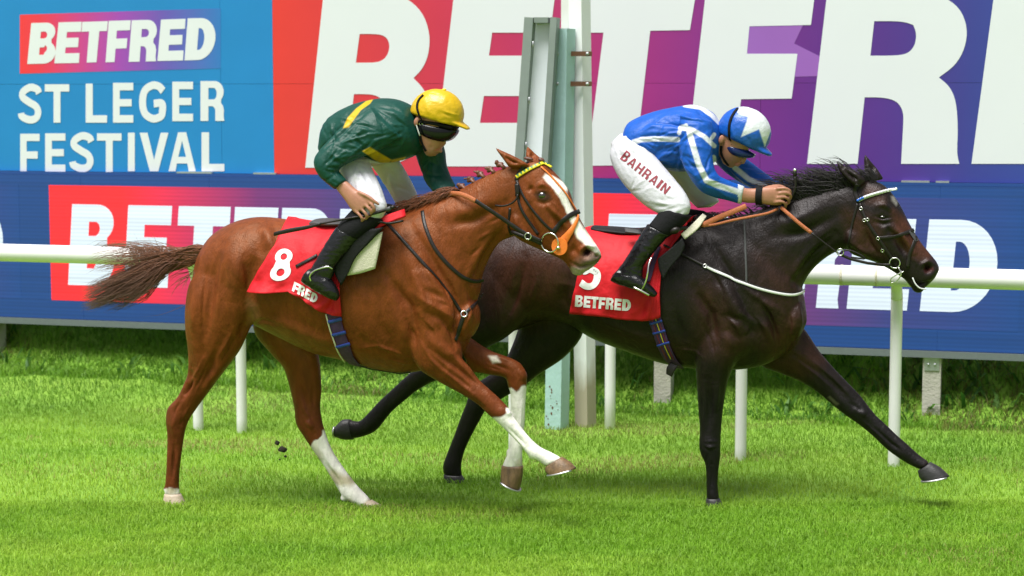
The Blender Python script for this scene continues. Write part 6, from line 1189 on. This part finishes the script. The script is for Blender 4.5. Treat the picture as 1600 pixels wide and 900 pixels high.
V, F = tube([h.P(*p) for p in [(990, 449, .392), (1003, 455, .392), (1014, 461, .385)]], .007); mk('stirrup_tread', V, F, 'steel', sa)
strap('stirrup_leather', h, BC2, [(1030, 386), (1024, 402), (1018, 420), (1012, 440)], .026, 'girth_web', sa, thick=.005, lift=.010)
V, F = band(np.array([h.P(*p) for p in [(1026, 382, .325), (1038, 370, .32), (1052, 360, .31), (1068, 356, .29), (1088, 358, .24), (1100, 352, .22)]]), np.tile(h.n, (6, 1)), .022, .006); mk('knot_strap', V, F, 'black_leather', sa)
V, F = ellipsoid(h, 1054, 360, 9, 6, .025, .32, -20); mk('strap_knot', V, F, 'black_leather', sa)
rB = [BVB[0]]
bp = empty('breastplate', h.P(1180, 445), 'white edged breast strap across the dark horse chest', 'breastplate', 'breast straps')
strap('black_strap', h, rB+BC2, [(1038, 384), (1058, 394), (1080, 405), (1102, 416)], .013, 'black_leather', bp, lift=.010)
strap('white_strap', h, rB, [(1102, 416), (1125, 427), (1150, 438), (1180, 449), (1210, 457), (1236, 461), (1250, 458), (1257, 454)], .015, 'white_band', bp, lift=.008)
strap('black_edge', h, rB, [(1102, 413.5), (1125, 424), (1150, 435), (1180, 446), (1210, 454), (1236, 458), (1250, 455.5), (1257, 451.5)], .006, 'black_leather', bp, lift=.008)
strap('hanger_strap', h, rB, [(1163, 345), (1164, 370), (1165, 400), (1166, 425), (1166, 446)], .012, 'grey_leather', bp)
q = cast(rB, 1102, 416); t1 = np.cross(q[1], ZZ); t1 /= np.linalg.norm(t1); ring('buckle', q[0]+q[1]*.010, t1, np.cross(q[1], t1), .010, .003, 'steel', bp)
br = empty('bridle', h.P(1360, 340), 'black bridle with beaded white browband on the dark horse', 'bridle', 'bridles')
strap('headpiece', h, rB, [(1340, 288), (1335, 297), (1338, 306), (1342, 316)], .024, bl_, br)
P, Nn = strap_pts(h, rB, [(1341, 313.5), (1356, 307), (1373, 302), (1388, 298), (1401, 295.5)], 2, .006); V, F = band(P, Nn, .018, .005); bb_ = mk('browband', V, F, 'white_band', br)
for i in range(0, len(P), 2):
    R = []; 
    for k in range(1, 5):
        f = math.pi*k/5; th = np.linspace(0, 2*np.pi, 8, endpoint=False); ax = Nn[i]; t1 = np.cross(ax, ZZ); t1 /= np.linalg.norm(t1); t2 = np.cross(ax, t1); R.append(P[i]+ax*.004+.0085*(ax*math.cos(f)+math.sin(f)*(np.outer(np.cos(th), t1)+np.outer(np.sin(th), t2))))
    V, F = rings_mesh(R, .3, .3); mk('bead', V, F, 'blue_bead' if i < 5 else 'white_band', bb_)
strap('cheekpiece', h, rB, [(1343, 318), (1350, 336), (1360, 354), (1373, 373), (1384, 390), (1394, 404)], .018, bl_, br, lift=.005); strap('throatlash', h, rB, [(1340, 318), (1334, 340), (1329, 362), (1325, 388)], .013, bl_, br)
strap('upper_noseband', h, rB, [(1371, 372), (1385, 371), (1400, 369), (1415, 364), (1428, 359)], .020, bl_, br, lift=.006); strap('lower_noseband', h, rB, [(1431, 370), (1426, 383), (1421, 398), (1418, 418)], .018, bl_, br, lift=.006)
panel = decal('nose_patch', h, rB, [smooth_poly([(1420, 361), (1430, 358), (1438, 366), (1440, 373), (1431, 377), (1425, 370)])], 'grey_leather', br, lift=.010)
for px_, py_ in ((1351, 344), (1356, 343), (1372, 372), (1379, 391), (1346, 326)):
    q = cast(rB, px_, py_); t1 = np.cross(q[1], ZZ); t1 /= np.linalg.norm(t1); ring('buckle', q[0]+q[1]*.009, t1, np.cross(q[1], t1), .008, .0022, 'steel', br)
q = cast(rB, 1397, 410); bq = h.b(q[0])+.016; ring('bit_ring', h.P(1398, 411, bq), h.u, ZZ, .028, .0035, 'steel', br)
rope('bit_lever', h, [(1404, 418, bq), (1408, 428, bq+.004), (1402, 438, bq), (1393, 442, bq-.005), (1392, 436, bq), (1400, 430, bq), (1412, 424, bq)], .0035, 'steel', br)
rope('bit_lip_wire', h, [(1426, 434, .05), (1430, 443, .052), (1437, 450, .048), (1447, 452, .04)], .0038, 'white_band', br)
P = resample([(1392, 414, bq), (1379, 414, bq+.008), (1355, 411, .11), (1330, 405, .115), (1311, 397, .12)], 3); V, F = band(np.array([h.P(*p) for p in P]), np.tile(h.n, (len(P), 1)), .016, .006); mk('rein_cheek', V, F, bl_, br)
rope('rein_loop', h, [(1312, 396, .12), (1322, 391, .125), (1336, 394, .12), (1352, 404, .112), (1330, 402, .11)], .005, bl_, br); ring('rein_ring', h.P(1313, 394, .125), h.u, ZZ, .018, .003, 'steel', br)
rope('rein_cord', h, [(1310, 396, .12), (1290, 381, .13), (1268, 364, .14)], .005, bl_, br)
def flat(name, pts, w, m):
    P = resample(crom(np.array(pts, float), 4), 3); V, F = band(np.array([h.P(*p) for p in P]), np.tile(h.n, (len(P), 1)), w, .006); return mk(name, V, F, m, br)
flat('rein_grip', [(1268, 364, .14), (1250, 350, .14), (1234, 336, .13), (1220, 324, .11)], .020, 'brown_rubber')
flat('rein_slack', [(1216, 326, .10), (1200, 333, .15), (1176, 338, .19), (1145, 344, .22), (1116, 351, .24), (1096, 353, .24)], .014, 'brown_rubber')
flat('rein_bight', [(1098, 352, .245), (1118, 342, .235), (1142, 332, .215), (1166, 322, .19)], .030, 'brown_rubber')
flat('rein_loop_over_hand', [(1172, 300, .05), (1185, 294, .02), (1200, 291, .0), (1212, 294, -.02)], .014, 'brown_rubber')
